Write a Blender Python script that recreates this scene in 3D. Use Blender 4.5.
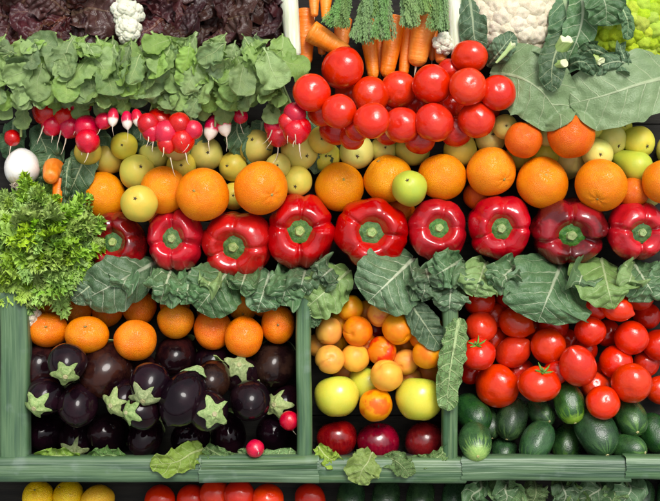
import bpy, bmesh, math, random
import numpy as np
from mathutils import Vector, Matrix, noise
PI = math.pi; rad = math.radians
for o in list(bpy.data.objects): bpy.data.objects.remove(o)
scn = bpy.context.scene
COL = scn.collection

# ------------------------------------------------------------------ camera, sky, sun, exposure
# The bank of produce slopes 45 degrees; bank axes: u to the right, v up the slope, n out of it.
TILT = rad(45); HGT = 0.95
MB = Matrix.Translation((0, 0, HGT)) @ Matrix.Rotation(TILT, 4, 'X')
D = 2.3; NREF = 0.10; S = 0.0016                 # eye distance, reference height, metres per photo pixel at NREF
cam = bpy.data.cameras.new('camera'); camo = bpy.data.objects.new('camera', cam); COL.objects.link(camo)
camo.matrix_world = MB @ Matrix.Translation((0, 0, D))
cam.sensor_width = 36; cam.lens = 36 * (D - NREF) / (660 * S); cam.clip_start = 0.05; cam.clip_end = 500
scn.camera = camo
SUN = (Matrix.Rotation(TILT, 3, 'X') @ Vector((0.20, 0.56, 0.80))).normalized()
w = bpy.data.worlds.new('World'); scn.world = w; w.use_nodes = True
nt = w.node_tree; bg = nt.nodes['Background']
sky = nt.nodes.new('ShaderNodeTexSky'); sky.sky_type = 'NISHITA'; sky.sun_disc = False
sky.sun_elevation = math.asin(SUN.z); sky.sun_rotation = math.atan2(SUN.x, SUN.y)
sky.air_density = 1.0; sky.dust_density = 5.0; sky.ozone_density = 1.0
hs = nt.nodes.new('ShaderNodeHueSaturation'); hs.inputs['Saturation'].default_value = 0.22
nt.links.new(sky.outputs[0], hs.inputs['Color']); nt.links.new(hs.outputs[0], bg.inputs['Color'])
bg.inputs['Strength'].default_value = 0.10
sl = bpy.data.lights.new('sun', 'SUN'); sl.energy = 1.5; sl.angle = rad(24); sl.color = (1.0, 0.965, 0.91)
so = bpy.data.objects.new('sun', sl); COL.objects.link(so); so.location = (0, 0, 4)
so.rotation_euler = SUN.to_track_quat('Z', 'Y').to_euler()
vs = scn.view_settings; vs.view_transform = 'Standard'; vs.look = 'None'; vs.exposure = 0.78; vs.gamma = 1
vs.use_curve_mapping = False

# ------------------------------------------------------------------ helpers
R = random.Random(11)
def pix(px, py, n):
    k = (D - n) / (D - NREF) * S
    return Vector(((px - 330) * k, (250.5 - py) * k, n))
def P3(l): return [pix(*p) for p in l]

def link(name, mesh, mat=None, parent=None, M=None):
    o = bpy.data.objects.new(name, mesh); COL.objects.link(o)
    if mat is not None and mesh is not None and not mesh.materials: mesh.materials.append(mat)
    if parent is not None:
        o.parent = parent; o.matrix_local = M if M is not None else Matrix()
    else:
        o.matrix_world = MB @ M if M is not None else MB.copy()
    return o
def tag(o, label, cat, group=None):
    o['label'] = label; o['category'] = cat
    if group: o['group'] = group
    return o
def empty(name, pos, label, cat, group=None):
    o = bpy.data.objects.new(name, None); COL.objects.link(o); o.empty_display_size = .02
    o.matrix_world = MB @ Matrix.Translation(pos)
    return tag(o, label, cat, group)

def mesh_from(name, V, F, uv=None, smooth=True):
    me = bpy.data.meshes.new(name); me.from_pydata(V, [], F); me.update()
    if smooth: me.polygons.foreach_set('use_smooth', [True] * len(me.polygons))
    if uv is not None:
        l = me.uv_layers.new(name='UVMap')
        idx = np.empty(len(me.loops), dtype=np.int32); me.loops.foreach_get('vertex_index', idx)
        l.data.foreach_set('uv', np.asarray(uv, dtype=np.float32)[idx].ravel())
    return me

def rev(name, f, nu=40, nv=28):
    """closed surface: f(a, phi) -> point, a from 0 (top pole) to pi"""
    V = [tuple(f(0, 0))]
    for i in range(1, nv):
        for j in range(nu): V.append(tuple(f(PI * i / nv, 2 * PI * j / nu)))
    V.append(tuple(f(PI, 0))); e = len(V) - 1
    F = [(0, 1 + j, 1 + (j + 1) % nu) for j in range(nu)]
    for i in range(nv - 2):
        b = 1 + i * nu
        for j in range(nu): F.append((b + j, b + nu + j, b + nu + (j + 1) % nu, b + (j + 1) % nu))
    b = 1 + (nv - 2) * nu
    F += [(e, b + (j + 1) % nu, b + j) for j in range(nu)]
    return mesh_from(name, V, F)

def tube_geo(pts, rs, seg=7, V=None, F=None):
    V = [] if V is None else V; F = [] if F is None else F
    b = len(V); n = len(pts)
    for i, p in enumerate(pts):
        T = (pts[min(i + 1, n - 1)] - pts[max(i - 1, 0)]).normalized()
        A = T.orthogonal().normalized(); B = T.cross(A)
        for j in range(seg):
            q = 2 * PI * j / seg; V.append(tuple(p + (A * math.cos(q) + B * math.sin(q)) * rs[i]))
    for i in range(n - 1):
        for j in range(seg):
            k = (j + 1) % seg; F.append((b + i * seg + j, b + i * seg + k, b + (i + 1) * seg + k, b + (i + 1) * seg + j))
    F.append(tuple(b + j for j in reversed(range(seg)))); F.append(tuple(b + (n - 1) * seg + j for j in range(seg)))
    return V, F
def tube(name, pts, rs, seg=7): V, F = tube_geo(pts, rs, seg); return mesh_from(name, V, F)
def box_geo(u0, u1, v0, v1, n0, n1):
    V = [(x, y, z) for z in (n0, n1) for y in (v0, v1) for x in (u0, u1)]
    return V, [(0, 2, 3, 1), (4, 5, 7, 6), (0, 1, 5, 4), (2, 6, 7, 3), (0, 4, 6, 2), (1, 3, 7, 5)]
def spine(pts, s):
    n = len(pts) - 1; x = min(max(s, 0), 1) * n; i = min(int(x), n - 1); t = x - i
    p1, p2 = pts[i], pts[i + 1]
    p0 = pts[i - 1] if i > 0 else p1 * 2 - p2; p3 = pts[i + 2] if i + 2 <= n else p2 * 2 - p1
    return 0.5 * ((2 * p1) + (p2 - p0) * t + (2 * p0 - 5 * p1 + 4 * p2 - p3) * t * t + (3 * p1 - p0 - 3 * p2 + p3) * t ** 3)
def nz(x, y=0., z=0.): return noise.noise(Vector((x, y, z)))

# ------------------------------------------------------------------ materials
def node(nt, typ, ins=None, **props):
    n = nt.nodes.new('ShaderNode' + typ)
    for k, v in props.items(): setattr(n, k, v)
    for k, v in (ins or {}).items():
        if isinstance(v, bpy.types.NodeSocket): nt.links.new(v, n.inputs[k])
        else: n.inputs[k].default_value = v
    return n
def c4(c): return (c[0], c[1], c[2], 1)
def math_(nt, op, a, b=0., c=0.): return node(nt, 'Math', {0: a, 1: b, 2: c}, operation=op).outputs[0]
def mixc(nt, f, a, b, bt='MIX'):
    n = nt.nodes.new('ShaderNodeMix'); n.data_type = 'RGBA'; n.blend_type = bt
    for i, v in ((0, f), (6, a), (7, b)):
        if isinstance(v, bpy.types.NodeSocket): nt.links.new(v, n.inputs[i])
        else: n.inputs[i].default_value = c4(v) if isinstance(v, tuple) else v
    return n.outputs[2]
def mrange(nt, v, a, b, c=0., d=1.):
    return node(nt, 'MapRange', {0: v, 1: a, 2: b, 3: c, 4: d}, interpolation_type='SMOOTHSTEP').outputs[0]
def new_mat(name):
    m = bpy.data.materials.new(name); m.use_nodes = True
    return m, m.node_tree, m.node_tree.nodes['Principled BSDF'], m.node_tree.nodes['Material Output']
def vary(nt, col, rnd, hue, sat, val):
    h = mrange(nt, rnd, 0, 1, .5 - hue, .5 + hue)
    r2 = math_(nt, 'FRACT', math_(nt, 'MULTIPLY', rnd, 7.31)); r3 = math_(nt, 'FRACT', math_(nt, 'MULTIPLY', rnd, 13.7))
    return node(nt, 'HueSaturation', {'Hue': h, 'Saturation': mrange(nt, r2, 0, 1, 1 - (sat if sat > .055 else 0.), 1 + sat), 'Value': mrange(nt, r3, 0, 1, 1 - val, 1 + val), 'Color': col}).outputs[0]

def fruit_mat(name, c1, c2, sc=1.6, lo=.40, hi=.62, rough=.3, coat=0., bump=None, spots=None, sss=.12, var=(.008, .05, .10), poles=(), spec=.5, rvar=.1, coatr=.08, streak=None):
    m, nt, b, out = new_mat(name)
    tc = node(nt, 'TexCoord'); oi = node(nt, 'ObjectInfo')
    off = math_(nt, 'MULTIPLY', oi.outputs['Random'], 53.)
    co = node(nt, 'VectorMath', {0: tc.outputs['Object'], 1: off}, operation='ADD').outputs[0]
    n1 = node(nt, 'TexNoise', {'Vector': co, 'Scale': sc, 'Detail': 4, 'Roughness': .6})
    col = mixc(nt, mrange(nt, n1.outputs['Fac'], lo, hi), c1, c2)
    sep = node(nt, 'SeparateXYZ', {0: tc.outputs['Object']})
    for (pc, z0, z1) in poles:                      # colour that belongs to one end of the fruit
        nn = node(nt, 'TexNoise', {'Vector': co, 'Scale': 5., 'Detail': 3})
        z = math_(nt, 'MULTIPLY_ADD', nn.outputs['Fac'], .35, math_(nt, 'SUBTRACT', sep.outputs[2], .175))
        col = mixc(nt, mrange(nt, z, z0, z1) if z0 < z1 else mrange(nt, math_(nt, 'MULTIPLY', z, -1.), -z0, -z1), col, pc)
    if streak:                                       # lengthwise stripes fading from one end
        sc_, num, z0, z1, amt = streak
        ang = math_(nt, 'ARCTAN2', sep.outputs[1], sep.outputs[0])
        nn = node(nt, 'TexNoise', {'Vector': node(nt, 'CombineXYZ', {0: math_(nt, 'MULTIPLY', ang, num), 1: math_(nt, 'MULTIPLY', sep.outputs[2], 1.2), 2: off}).outputs[0], 'Scale': 1., 'Detail': 2})
        f = math_(nt, 'MULTIPLY', mrange(nt, nn.outputs['Fac'], .48, .62), mrange(nt, math_(nt, 'MULTIPLY', sep.outputs[2], -1.), -z0, -z1))
        col = mixc(nt, math_(nt, 'MULTIPLY', f, amt), col, sc_)
    if spots:
        scol, ss, size, amt = spots
        vo = node(nt, 'TexVoronoi', {'Vector': co, 'Scale': ss})
        f = math_(nt, 'MULTIPLY', mrange(nt, vo.outputs['Distance'], size, size * .5), amt)
        col = mixc(nt, f, col, scol)
    col = vary(nt, col, oi.outputs['Random'], *var)
    nt.links.new(col, b.inputs['Base Color'])
    nr = node(nt, 'TexNoise', {'Vector': co, 'Scale': 6., 'Detail': 5})
    nt.links.new(mrange(nt, nr.outputs['Fac'], .3, .7, max(.03, rough - rvar), rough + rvar), b.inputs['Roughness'])
    b.inputs['Specular IOR Level'].default_value = spec
    b.inputs['Coat Weight'].default_value = coat; b.inputs['Coat Roughness'].default_value = coatr
    b.inputs['Subsurface Weight'].default_value = sss; b.inputs['Subsurface Scale'].default_value = .006
    b.inputs['Subsurface Radius'].default_value = (1, .4, .2)
    if bump:
        bs, st, kind = bump
        if kind == 'pore':
            vo = node(nt, 'TexVoronoi', {'Vector': co, 'Scale': bs}); h = mrange(nt, vo.outputs['Distance'], 0., .6)
        elif kind == 'ring':
            mp = node(nt, 'Mapping', {'Vector': co, 'Scale': (1.2, 1.2, bs)}); h = node(nt, 'TexNoise', {'Vector': mp.outputs[0], 'Scale': 1., 'Detail': 4}).outputs['Fac']
        else: h = node(nt, 'TexNoise', {'Vector': co, 'Scale': bs, 'Detail': 5}).outputs['Fac']
        bp = node(nt, 'Bump', {'Height': h, 'Strength': st, 'Distance': .05})
        nt.links.new(bp.outputs[0], b.inputs['Normal'])
    return m

def leaf_mat(name, ca, cb, vein, nv=7., a=.6, mw=.03, vw=.010, rough=.42, trans=.22, net=.3, tip=None, var=(.012, .10, .18), netsc=24., bump=.5, vamt=.85, spec=.4, mott=.5):
    m, nt, b, out = new_mat(name)
    uv = node(nt, 'UVMap'); sep = node(nt, 'SeparateXYZ', {0: uv.outputs[0]}); oi = node(nt, 'ObjectInfo')
    rnd = oi.outputs['Random']
    tc = node(nt, 'TexCoord')
    n1 = node(nt, 'TexNoise', {'Vector': uv.outputs[0], 'Scale': 5., 'Detail': 3})
    x = math_(nt, 'ABSOLUTE', sep.outputs[0]); y = sep.outputs[1]
    ph = math_(nt, 'MULTIPLY', math_(nt, 'SUBTRACT', y, math_(nt, 'MULTIPLY', x, a)), nv)
    side = math_(nt, 'MULTIPLY', math_(nt, 'SIGN', sep.outputs[0]), .22)
    ph = math_(nt, 'ADD', math_(nt, 'ADD', ph, side), math_(nt, 'MULTIPLY', n1.outputs['Fac'], .5))
    d = math_(nt, 'DIVIDE', math_(nt, 'ABSOLUTE', math_(nt, 'SUBTRACT', math_(nt, 'FRACT', ph), .5)), nv)
    wv = math_(nt, 'MAXIMUM', math_(nt, 'MULTIPLY', vw, math_(nt, 'SUBTRACT', 1., math_(nt, 'MULTIPLY', x, 2.2))), vw * .22)
    m1 = node(nt, 'MapRange', {0: d, 1: math_(nt, 'MULTIPLY', wv, 1.0), 2: math_(nt, 'MULTIPLY', wv, .25), 3: 0., 4: .8}, interpolation_type='SMOOTHSTEP').outputs[0]
    wm = math_(nt, 'MULTIPLY', math_(nt, 'SUBTRACT', 1.08, y), mw)
    m2 = node(nt, 'MapRange', {0: x, 1: wm, 2: math_(nt, 'MULTIPLY', wm, .4), 3: 0., 4: 1.}, interpolation_type='SMOOTHSTEP').outputs[0]
    mask = math_(nt, 'MAXIMUM', m1, m2)
    vo = node(nt, 'TexVoronoi', {'Vector': uv.outputs[0], 'Scale': netsc}, feature='DISTANCE_TO_EDGE')
    m3 = math_(nt, 'MULTIPLY', mrange(nt, vo.outputs['Distance'], .09, 0.), net)
    allm = math_(nt, 'MAXIMUM', mask, m3)
    n2 = node(nt, 'TexNoise', {'Vector': tc.outputs['Object'], 'Scale': 40., 'Detail': 5})
    f = math_(nt, 'ADD', math_(nt, 'MULTIPLY', rnd, 1. - mott), math_(nt, 'MULTIPLY', mrange(nt, n2.outputs['Fac'], .3, .7), mott))
    col = mixc(nt, f, ca, cb)
    if tip: col = mixc(nt, mrange(nt, math_(nt, 'ADD', y, math_(nt, 'MULTIPLY', math_(nt, 'SUBTRACT', n1.outputs['Fac'], .5), .5)), tip[1], tip[2]), col, tip[0])
    col = mixc(nt, math_(nt, 'MULTIPLY', allm, vamt), col, vein)
    col = vary(nt, col, rnd, *var)
    nt.links.new(col, b.inputs['Base Color']); b.inputs['Roughness'].default_value = rough; b.inputs['Specular IOR Level'].default_value = spec
    n3 = node(nt, 'TexNoise', {'Vector': uv.outputs[0], 'Scale': 60., 'Detail': 3})
    hh = math_(nt, 'ADD', math_(nt, 'MULTIPLY', allm, .8), math_(nt, 'MULTIPLY', n3.outputs['Fac'], .5))
    bp = node(nt, 'Bump', {'Height': hh, 'Strength': bump, 'Distance': .003}); nt.links.new(bp.outputs[0], b.inputs['Normal'])
    tr = node(nt, 'BsdfTranslucent', {'Color': col, 'Normal': bp.outputs[0]})
    mx = node(nt, 'MixShader', {0: trans, 1: b.outputs[0], 2: tr.outputs[0]}); nt.links.new(mx.outputs[0], out.inputs[0])
    return m

def plain_mat(name, c1, c2, sc=30., rough=.55, bump=.3, stretch=(1, 1, 1), lo=.35, hi=.65, var=(.01, .08, .12), sss=0., uvm=False, dist=.01):
    m, nt, b, out = new_mat(name)
    tc = node(nt, 'TexCoord'); oi = node(nt, 'ObjectInfo')
    mp = node(nt, 'Mapping', {'Vector': tc.outputs['UV' if uvm else 'Object'], 'Scale': stretch})
    n1 = node(nt, 'TexNoise', {'Vector': mp.outputs[0], 'Scale': sc, 'Detail': 6, 'Roughness': .65})
    col = vary(nt, mixc(nt, mrange(nt, n1.outputs['Fac'], lo, hi), c1, c2), oi.outputs['Random'], *var)
    nt.links.new(col, b.inputs['Base Color']); b.inputs['Roughness'].default_value = rough
    b.inputs['Subsurface Weight'].default_value = sss; b.inputs['Subsurface Scale'].default_value = .005
    bp = node(nt, 'Bump', {'Height': n1.outputs['Fac'], 'Strength': bump, 'Distance': dist}); nt.links.new(bp.outputs[0], b.inputs['Normal'])
    return m

def leek_mat():
    m, nt, b, out = new_mat('leek_leaf'); uv = node(nt, 'UVMap'); oi = node(nt, 'ObjectInfo')
    off = math_(nt, 'MULTIPLY', oi.outputs['Random'], 31.)
    co = node(nt, 'VectorMath', {0: uv.outputs[0], 1: off}, operation='ADD').outputs[0]
    mp = node(nt, 'Mapping', {'Vector': co, 'Scale': (340., 6., 1.)}); n1 = node(nt, 'TexNoise', {'Vector': mp.outputs[0], 'Scale': 1., 'Detail': 4})
    mp2 = node(nt, 'Mapping', {'Vector': co, 'Scale': (70., 7., 1.)}); n2 = node(nt, 'TexNoise', {'Vector': mp2.outputs[0], 'Scale': 1., 'Detail': 4})
    col = mixc(nt, mrange(nt, n2.outputs['Fac'], .32, .68), (.036, .086, .040), (.100, .172, .082))
    col = mixc(nt, math_(nt, 'MULTIPLY', mrange(nt, n1.outputs['Fac'], .5, .72), .45), col, (.165, .245, .115))
    mp3 = node(nt, 'Mapping', {'Vector': co, 'Scale': (30., 30., 1.)}); n3 = node(nt, 'TexNoise', {'Vector': mp3.outputs[0], 'Scale': 1., 'Detail': 5})
    col = mixc(nt, math_(nt, 'MULTIPLY', mrange(nt, n3.outputs['Fac'], .56, .75), .4), col, (.19, .26, .21))
    col = vary(nt, col, oi.outputs['Random'], .012, .1, .12)
    nt.links.new(col, b.inputs['Base Color']); b.inputs['Roughness'].default_value = .42
    bp = node(nt, 'Bump', {'Height': n1.outputs['Fac'], 'Strength': .5, 'Distance': .002}); nt.links.new(bp.outputs[0], b.inputs['Normal'])
    return m

MT = {}
MT['orange'] = fruit_mat('orange_peel', (.80, .225, .003), (.82, .275, .004), rough=.36, bump=(32., .36, 'pore'), sss=.10, var=(.008, .04, .05), spec=.35, spots=((.60, .13, .01), 30., .10, .35))
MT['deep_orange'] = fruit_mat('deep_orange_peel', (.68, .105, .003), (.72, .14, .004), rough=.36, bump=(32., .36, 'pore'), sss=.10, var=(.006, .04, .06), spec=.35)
MT['mandarin'] = fruit_mat('mandarin_peel', (.79, .180, .003), (.81, .230, .004), rough=.34, bump=(24., .34, 'pore'), sss=.10, var=(.008, .04, .05), spec=.38, spots=((.58, .10, .004), 22., .09, .25))
MT['tomato'] = fruit_mat('tomato_skin', (.62, .024, .005), (.66, .034, .006), rough=.20, coat=.2, sss=.08, var=(.002, .03, .07), rvar=.07, bump=(5., .06, 'n'))
MT['tomato_dark'] = fruit_mat('tomato_skin_deep', (.52, .016, .004), (.58, .022, .004), rough=.20, coat=.2, sss=.06, var=(.002, .03, .10), rvar=.07, bump=(5., .06, 'n'))  # darker copy of the tomato skin, shade painted in for buried fruit
MT['pepper'] = fruit_mat('pepper_skin', (.47, .006, .007), (.36, .004, .006), sc=1.5, rough=.15, coat=.45, sss=.06, var=(.004, .03, .08), rvar=.06, bump=(3., .07, 'n'))
MT['pepper_dark'] = fruit_mat('pepper_skin_maroon', (.085, .006, .005), (.26, .005, .006), sc=1.0, lo=.42, hi=.60, rough=.15, coat=.45, sss=.03, var=(.004, .03, .05), rvar=.06, bump=(3., .07, 'n'))
MT['pepper_cap'] = plain_mat('pepper_calyx', (.022, .085, .008), (.065, .16, .02), sc=9., rough=.45, bump=.4)
MT['pepper_stub'] = plain_mat('pepper_stem_cut', (.16, .28, .06), (.36, .42, .16), sc=14., rough=.6)
MT['pear'] = fruit_mat('pear_skin', (.63, .52, .095), (.54, .50, .090), sc=1.2, rough=.45, sss=.15, var=(.018, .10, .10), spots=((.26, .20, .04), 26., .13, .55), bump=(20., .08, 'n'), spec=.4)
MT['pear_green'] = fruit_mat('pear_skin_green', (.46, .50, .045), (.40, .48, .05), sc=1.2, rough=.42, sss=.10, var=(.004, .03, .04), spots=((.24, .26, .04), 26., .13, .5), bump=(20., .08, 'n'), spec=.4)
MT['brown'] = plain_mat('dry_brown', (.035, .022, .012), (.10, .065, .03), sc=12., rough=.8)
MT['button'] = plain_mat('orange_button', (.20, .22, .05), (.42, .34, .10), sc=10., rough=.7)
MT['aubergine'] = fruit_mat('aubergine_skin', (.006, .0022, .0045), (.013, .004, .007), sc=1.3, rough=.10, coat=.0, sss=0., var=(.02, .1, .2), rvar=.04, spec=.24, spots=((.03, .012, .02), 40., .10, .35))
MT['aubergine_brown'] = fruit_mat('aubergine_skin_brown', (.008, .0025, .0035), (.030, .009, .007), sc=1.1, rough=.12, coat=.0, sss=0., var=(.02, .1, .2), rvar=.05, spec=.26)
MT['aub_cap'] = plain_mat('aubergine_calyx', (.19, .29, .09), (.34, .42, .17), sc=8., rough=.55, bump=.35, var=(.015, .10, .12))
MT['aub_stub'] = plain_mat('aubergine_stem_cut', (.34, .33, .15), (.46, .42, .24), sc=14., rough=.7)
MT['apricot'] = fruit_mat('apricot_skin', (.74, .30, .012), (.72, .20, .010), sc=1.0, lo=.42, hi=.66, rough=.42, sss=.2, var=(.014, .06, .08), bump=(30., .05, 'n'), spec=.4, spots=((.5, .13, .02), 16., .10, .5))
MT['apricot_red'] = fruit_mat('apricot_skin_blushed', (.72, .23, .012), (.60, .065, .010), sc=1.1, lo=.45, hi=.62, rough=.4, sss=.2, var=(.012, .06, .08), spec=.4)
MT['plum_red'] = fruit_mat('red_plum_skin', (.20, .012, .010), (.30, .03, .012), rough=.35, sss=.1)
MT['apple_yellow'] = fruit_mat('yellow_apple_skin', (.62, .54, .075), (.54, .53, .070), sc=.9, rough=.28, coat=.2, sss=.15, var=(.008, .05, .05), spots=((.40, .36, .05), 20., .11, .5), poles=(((.40, .50, .06), .55, 1.),))
MT['apple_red'] = fruit_mat('red_apple_skin', (.15, .006, .012), (.25, .012, .018), sc=1.4, rough=.24, coat=.35, sss=.06, var=(.01, .05, .12), spots=((.45, .18, .14), 22., .11, .55), streak=((.33, .03, .03), 7., 1., -1., .5))
MT['cucumber'] = fruit_mat('cucumber_skin', (.014, .048, .014), (.026, .078, .020), sc=1.6, rough=.30, coat=.2, sss=0., var=(.012, .1, .18), spots=((.12, .20, .09), 18., .10, .5), streak=((.10, .23, .04), 4., -.3, -1.15, .55), bump=(14., .15, 'n'))
MT['cucumber_pale'] = fruit_mat('cucumber_skin_pale', (.020, .066, .016), (.032, .095, .022), sc=1.6, rough=.28, coat=.2, sss=0., var=(.012, .1, .1), streak=((.20, .38, .05), 6., .1, -1.0, .8), poles=(((.30, .46, .08), -.75, -1.15),), bump=(14., .15, 'n'))
MT['cuc_scar'] = plain_mat('cucumber_scar', (.42, .40, .14), (.56, .5, .24), sc=10.)
MT['radish'] = fruit_mat('radish_skin', (.58, .010, .024), (.48, .008, .026), sc=1.4, rough=.24, coat=.2, sss=.08, var=(.006, .05, .10), rvar=.08, bump=(8., .1, 'n'))
MT['radish_tip'] = fruit_mat('radish_skin_white_tip', (.60, .014, .075), (.52, .02, .08), sc=1.4, rough=.28, coat=.2, sss=.15, var=(.012, .05, .08), poles=(((.80, .70, .62), -.25, -.75),))
MT['root'] = plain_mat('root_fibre', (.52, .42, .30), (.66, .56, .42), sc=40., rough=.7)
MT['carrot'] = fruit_mat('carrot_skin', (.83, .215, .020), (.85, .29, .048), sc=1.5, rough=.42, sss=.15, var=(.005, .03, .04), bump=(26., .14, 'ring'), spots=((.50, .12, .02), 9., .10, .5))
MT['carrot_end'] = plain_mat('carrot_crown', (.16, .07, .025), (.50, .14, .02), sc=9., rough=.7)
MT['onion'] = fruit_mat('white_onion_skin', (.78, .76, .70), (.80, .79, .74), rough=.26, coat=.2, sss=.15, var=(0, 0, .02), poles=(((.55, .45, .25), -.85, -1.1),))
MT['leek_white'] = plain_mat('leek_shaft', (.60, .65, .44), (.74, .75, .64), sc=60., rough=.34, bump=.3, stretch=(3, .25, 3), var=(.0, .0, .02), sss=.15)
MT['cauli'] = plain_mat('cauliflower_curd', (.66, .57, .40), (.78, .70, .54), sc=12., rough=.75, bump=.5, dist=.004, var=(.006, .06, .06), sss=.15)
MT['cauli_small'] = plain_mat('cauliflower_curd_pale', (.68, .68, .50), (.80, .80, .66), sc=12., rough=.75, bump=.5, dist=.004, var=(.006, .06, .05), sss=.15)
MT['cauli_green'] = plain_mat('green_cauliflower_curd', (.30, .44, .016), (.46, .56, .030), sc=12., rough=.7, bump=.5, dist=.004, var=(.012, .06, .12), sss=.12)
MT['stalk'] = plain_mat('leaf_stalk', (.32, .46, .14), (.46, .56, .24), sc=6., rough=.4, bump=.15, stretch=(3, 3, .4))
MT['stalk_cut'] = plain_mat('cut_stalk_end', (.60, .66, .36), (.72, .76, .50), sc=10., rough=.6)
MT['cabbage'] = leaf_mat('cabbage_leaf', (.058, .138, .056), (.122, .222, .094), (.50, .57, .38), nv=6., a=.75, mw=.027, vw=.012, net=.16, rough=.40)
MT['cabbage_pale'] = leaf_mat('cabbage_leaf_pale', (.175, .275, .118), (.235, .335, .155), (.44, .52, .30), nv=5.5, a=.7, mw=.024, vw=.011, net=.14, rough=.44, var=(.008, .06, .08))
MT['cabbage_bright'] = leaf_mat('cabbage_leaf_bright', (.165, .28, .075), (.225, .35, .115), (.48, .57, .30), nv=6., a=.7, mw=.024, vw=.010, net=.18, rough=.42, var=(.008, .06, .08))
MT['kale'] = leaf_mat('dark_brassica_leaf', (.050, .112, .050), (.100, .180, .088), (.40, .48, .28), nv=6., a=.75, mw=.028, vw=.010, net=.2, rough=.44)
MT['savoy'] = leaf_mat('savoy_leaf', (.10, .215, .055), (.16, .29, .085), (.36, .48, .20), nv=7., a=.6, mw=.03, vw=.014, net=.6, netsc=18., rough=.48, bump=.9)
MT['radish_leaf'] = leaf_mat('radish_leaf', (.125, .245, .088), (.360, .500, .125), (.46, .56, .26), nv=6., a=.6, mw=.022, vw=.008, net=.22, rough=.42, trans=.25, mott=.25, var=(.014, .12, .16), vamt=.6)
MT['lettuce_red'] = leaf_mat('red_lettuce_leaf', (.034, .010, .009), (.080, .022, .018), (.16, .09, .05), nv=7., a=.6, mw=.05, vw=.010, net=.15, rough=.28, trans=.12, var=(.02, .12, .35), vamt=.5, spec=.5, tip=((.050, .013, .013), .3, .8))
MT['lettuce'] = leaf_mat('lettuce_leaf', (.20, .35, .055), (.32, .46, .09), (.50, .60, .26), nv=6., a=.6, mw=.03, vw=.012, net=.3, rough=.42, trans=.28)
MT['frisee'] = plain_mat('curly_lettuce_leaf', (.20, .37, .035), (.34, .52, .085), sc=25., rough=.42, bump=.3, var=(.014, .12, .2))
MT['feather'] = plain_mat('carrot_foliage', (.085, .180, .040), (.16, .29, .075), sc=25., rough=.5, bump=.2, var=(.012, .1, .15))
MT['leek'] = leek_mat()
MT['stem_green'] = plain_mat('tomato_calyx', (.09, .20, .03), (.18, .32, .06), sc=12., rough=.5)
MT['board'] = plain_mat('crate_wood', (.008, .0075, .006), (.018, .016, .012), sc=6., rough=.95, stretch=(1, 12, 12), bump=.4)  # near-black wood: shade in the gaps between produce put into the colour
MT['lemon'] = fruit_mat('lemon_peel', (.80, .46, .015), (.84, .54, .02), rough=.35, bump=(18., .35, 'pore'), sss=.12)
MT['ground'] = plain_mat('pavement', (.16, .155, .15), (.24, .235, .225), sc=14., rough=.85, bump=.4)

# ------------------------------------------------------------------ piling: every item is let down along -n until it touches what lies there
SPH = []                                           # (u, v, n, r) of everything piled so far
BOX = []                                           # (u0, u1, v0, v1, top)
def drop(px, py, rpx, axis, comp, stack, floor=0., fac=.95, cap=.30):
    n = floor + rpx * S
    for it in range(14):
        k = (D - n) / (D - NREF) * S; u, v, r = (px - 330) * k, (250.5 - py) * k, rpx * k
        need = -9
        for (o, f) in comp:
            cu, cv, dn, cr = u + axis.x * o * r, v + axis.y * o * r, axis.z * o * r, r * f
            need = max(need, floor + cr - dn)
            for (su, sv, sn, sr) in stack:
                RR = (cr + sr) * fac; d2 = (cu - su) ** 2 + (cv - sv) ** 2
                if d2 < RR * RR: need = max(need, sn + math.sqrt(RR * RR - d2) - dn)
        need = min(need, cap)
        if abs(need - n) < 1e-4: break
        n = need if it < 8 else max(n, need)
    k = (D - n) / (D - NREF) * S; u, v, r = (px - 330) * k, (250.5 - py) * k, rpx * k
    for (o, f) in comp:
        s = (u + axis.x * o * r, v + axis.y * o * r, n + axis.z * o * r, r * f); stack.append(s); SPH.append(s)
    return Vector((u, v, n)), k
def surf_n(px, py, n0=.1, base=0.):
    p = pix(px, py, n0); best = base
    for (u, v, n, r) in SPH:
        d2 = (p.x - u) ** 2 + (p.y - v) ** 2
        if d2 < r * r: best = max(best, n + math.sqrt(r * r - d2))
    return best
def orient(d, spin=0.):
    d = Vector(d).normalized(); z = Vector((0, 0, 1))
    q = Matrix.Rotation(PI, 3, 'X') if d.z < -.9999 else z.rotation_difference(d).to_matrix() if d.z > -.3 else \
        (Vector((0, 0, -1)).rotation_difference(d).to_matrix() @ Matrix.Rotation(PI, 3, 'X'))
    return (q @ Matrix.Rotation(spin, 3, 'Z')).to_4x4()
NLOG = {}
def fruit(name, me, mat, px, py, rx, ry, d, stack, label, cat, group, parts=(), comp=((0, 1.),), floor=0., spin=None, fac=.95, cap=.30, lenk=1.):
    ry = ry or rx; d = Vector(d).normalized(); rm = (rx + ry) / 2
    p, k = drop(px, py, rm * .98, d, comp, stack, floor, fac, cap)
    if spin is None: spin = R.uniform(0, 2 * PI) if abs(rx - ry) < 1.2 else R.choice((0, PI))
    sc = Matrix.Diagonal((rx * k, ry * k, rm * k * lenk, 1)) if abs(rx - ry) >= 1.2 else Matrix.Diagonal((rm * k, rm * k, rm * k * lenk, 1))
    o = link(name, me, None, None, Matrix.Translation(p) @ orient(d) @ sc @ Matrix.Rotation(spin, 4, 'Z'))
    if not me.materials: me.materials.append(mat)
    o.material_slots[0].link = 'OBJECT'; o.material_slots[0].material = mat
    tag(o, label, cat, group); NLOG.setdefault(name, []).append(round(p.z, 3))
    for (pn, pm, pmat, M, subs) in parts:
        c = link(pn, pm, pmat, o, M)
        for (sn, sm, smat, SM) in subs: link(sn, sm, smat, c, SM)
    return o
I4 = Matrix()
def jit(t=.35, z=1.): return Vector((R.uniform(-t, t), R.uniform(-t, t), z))

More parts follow.
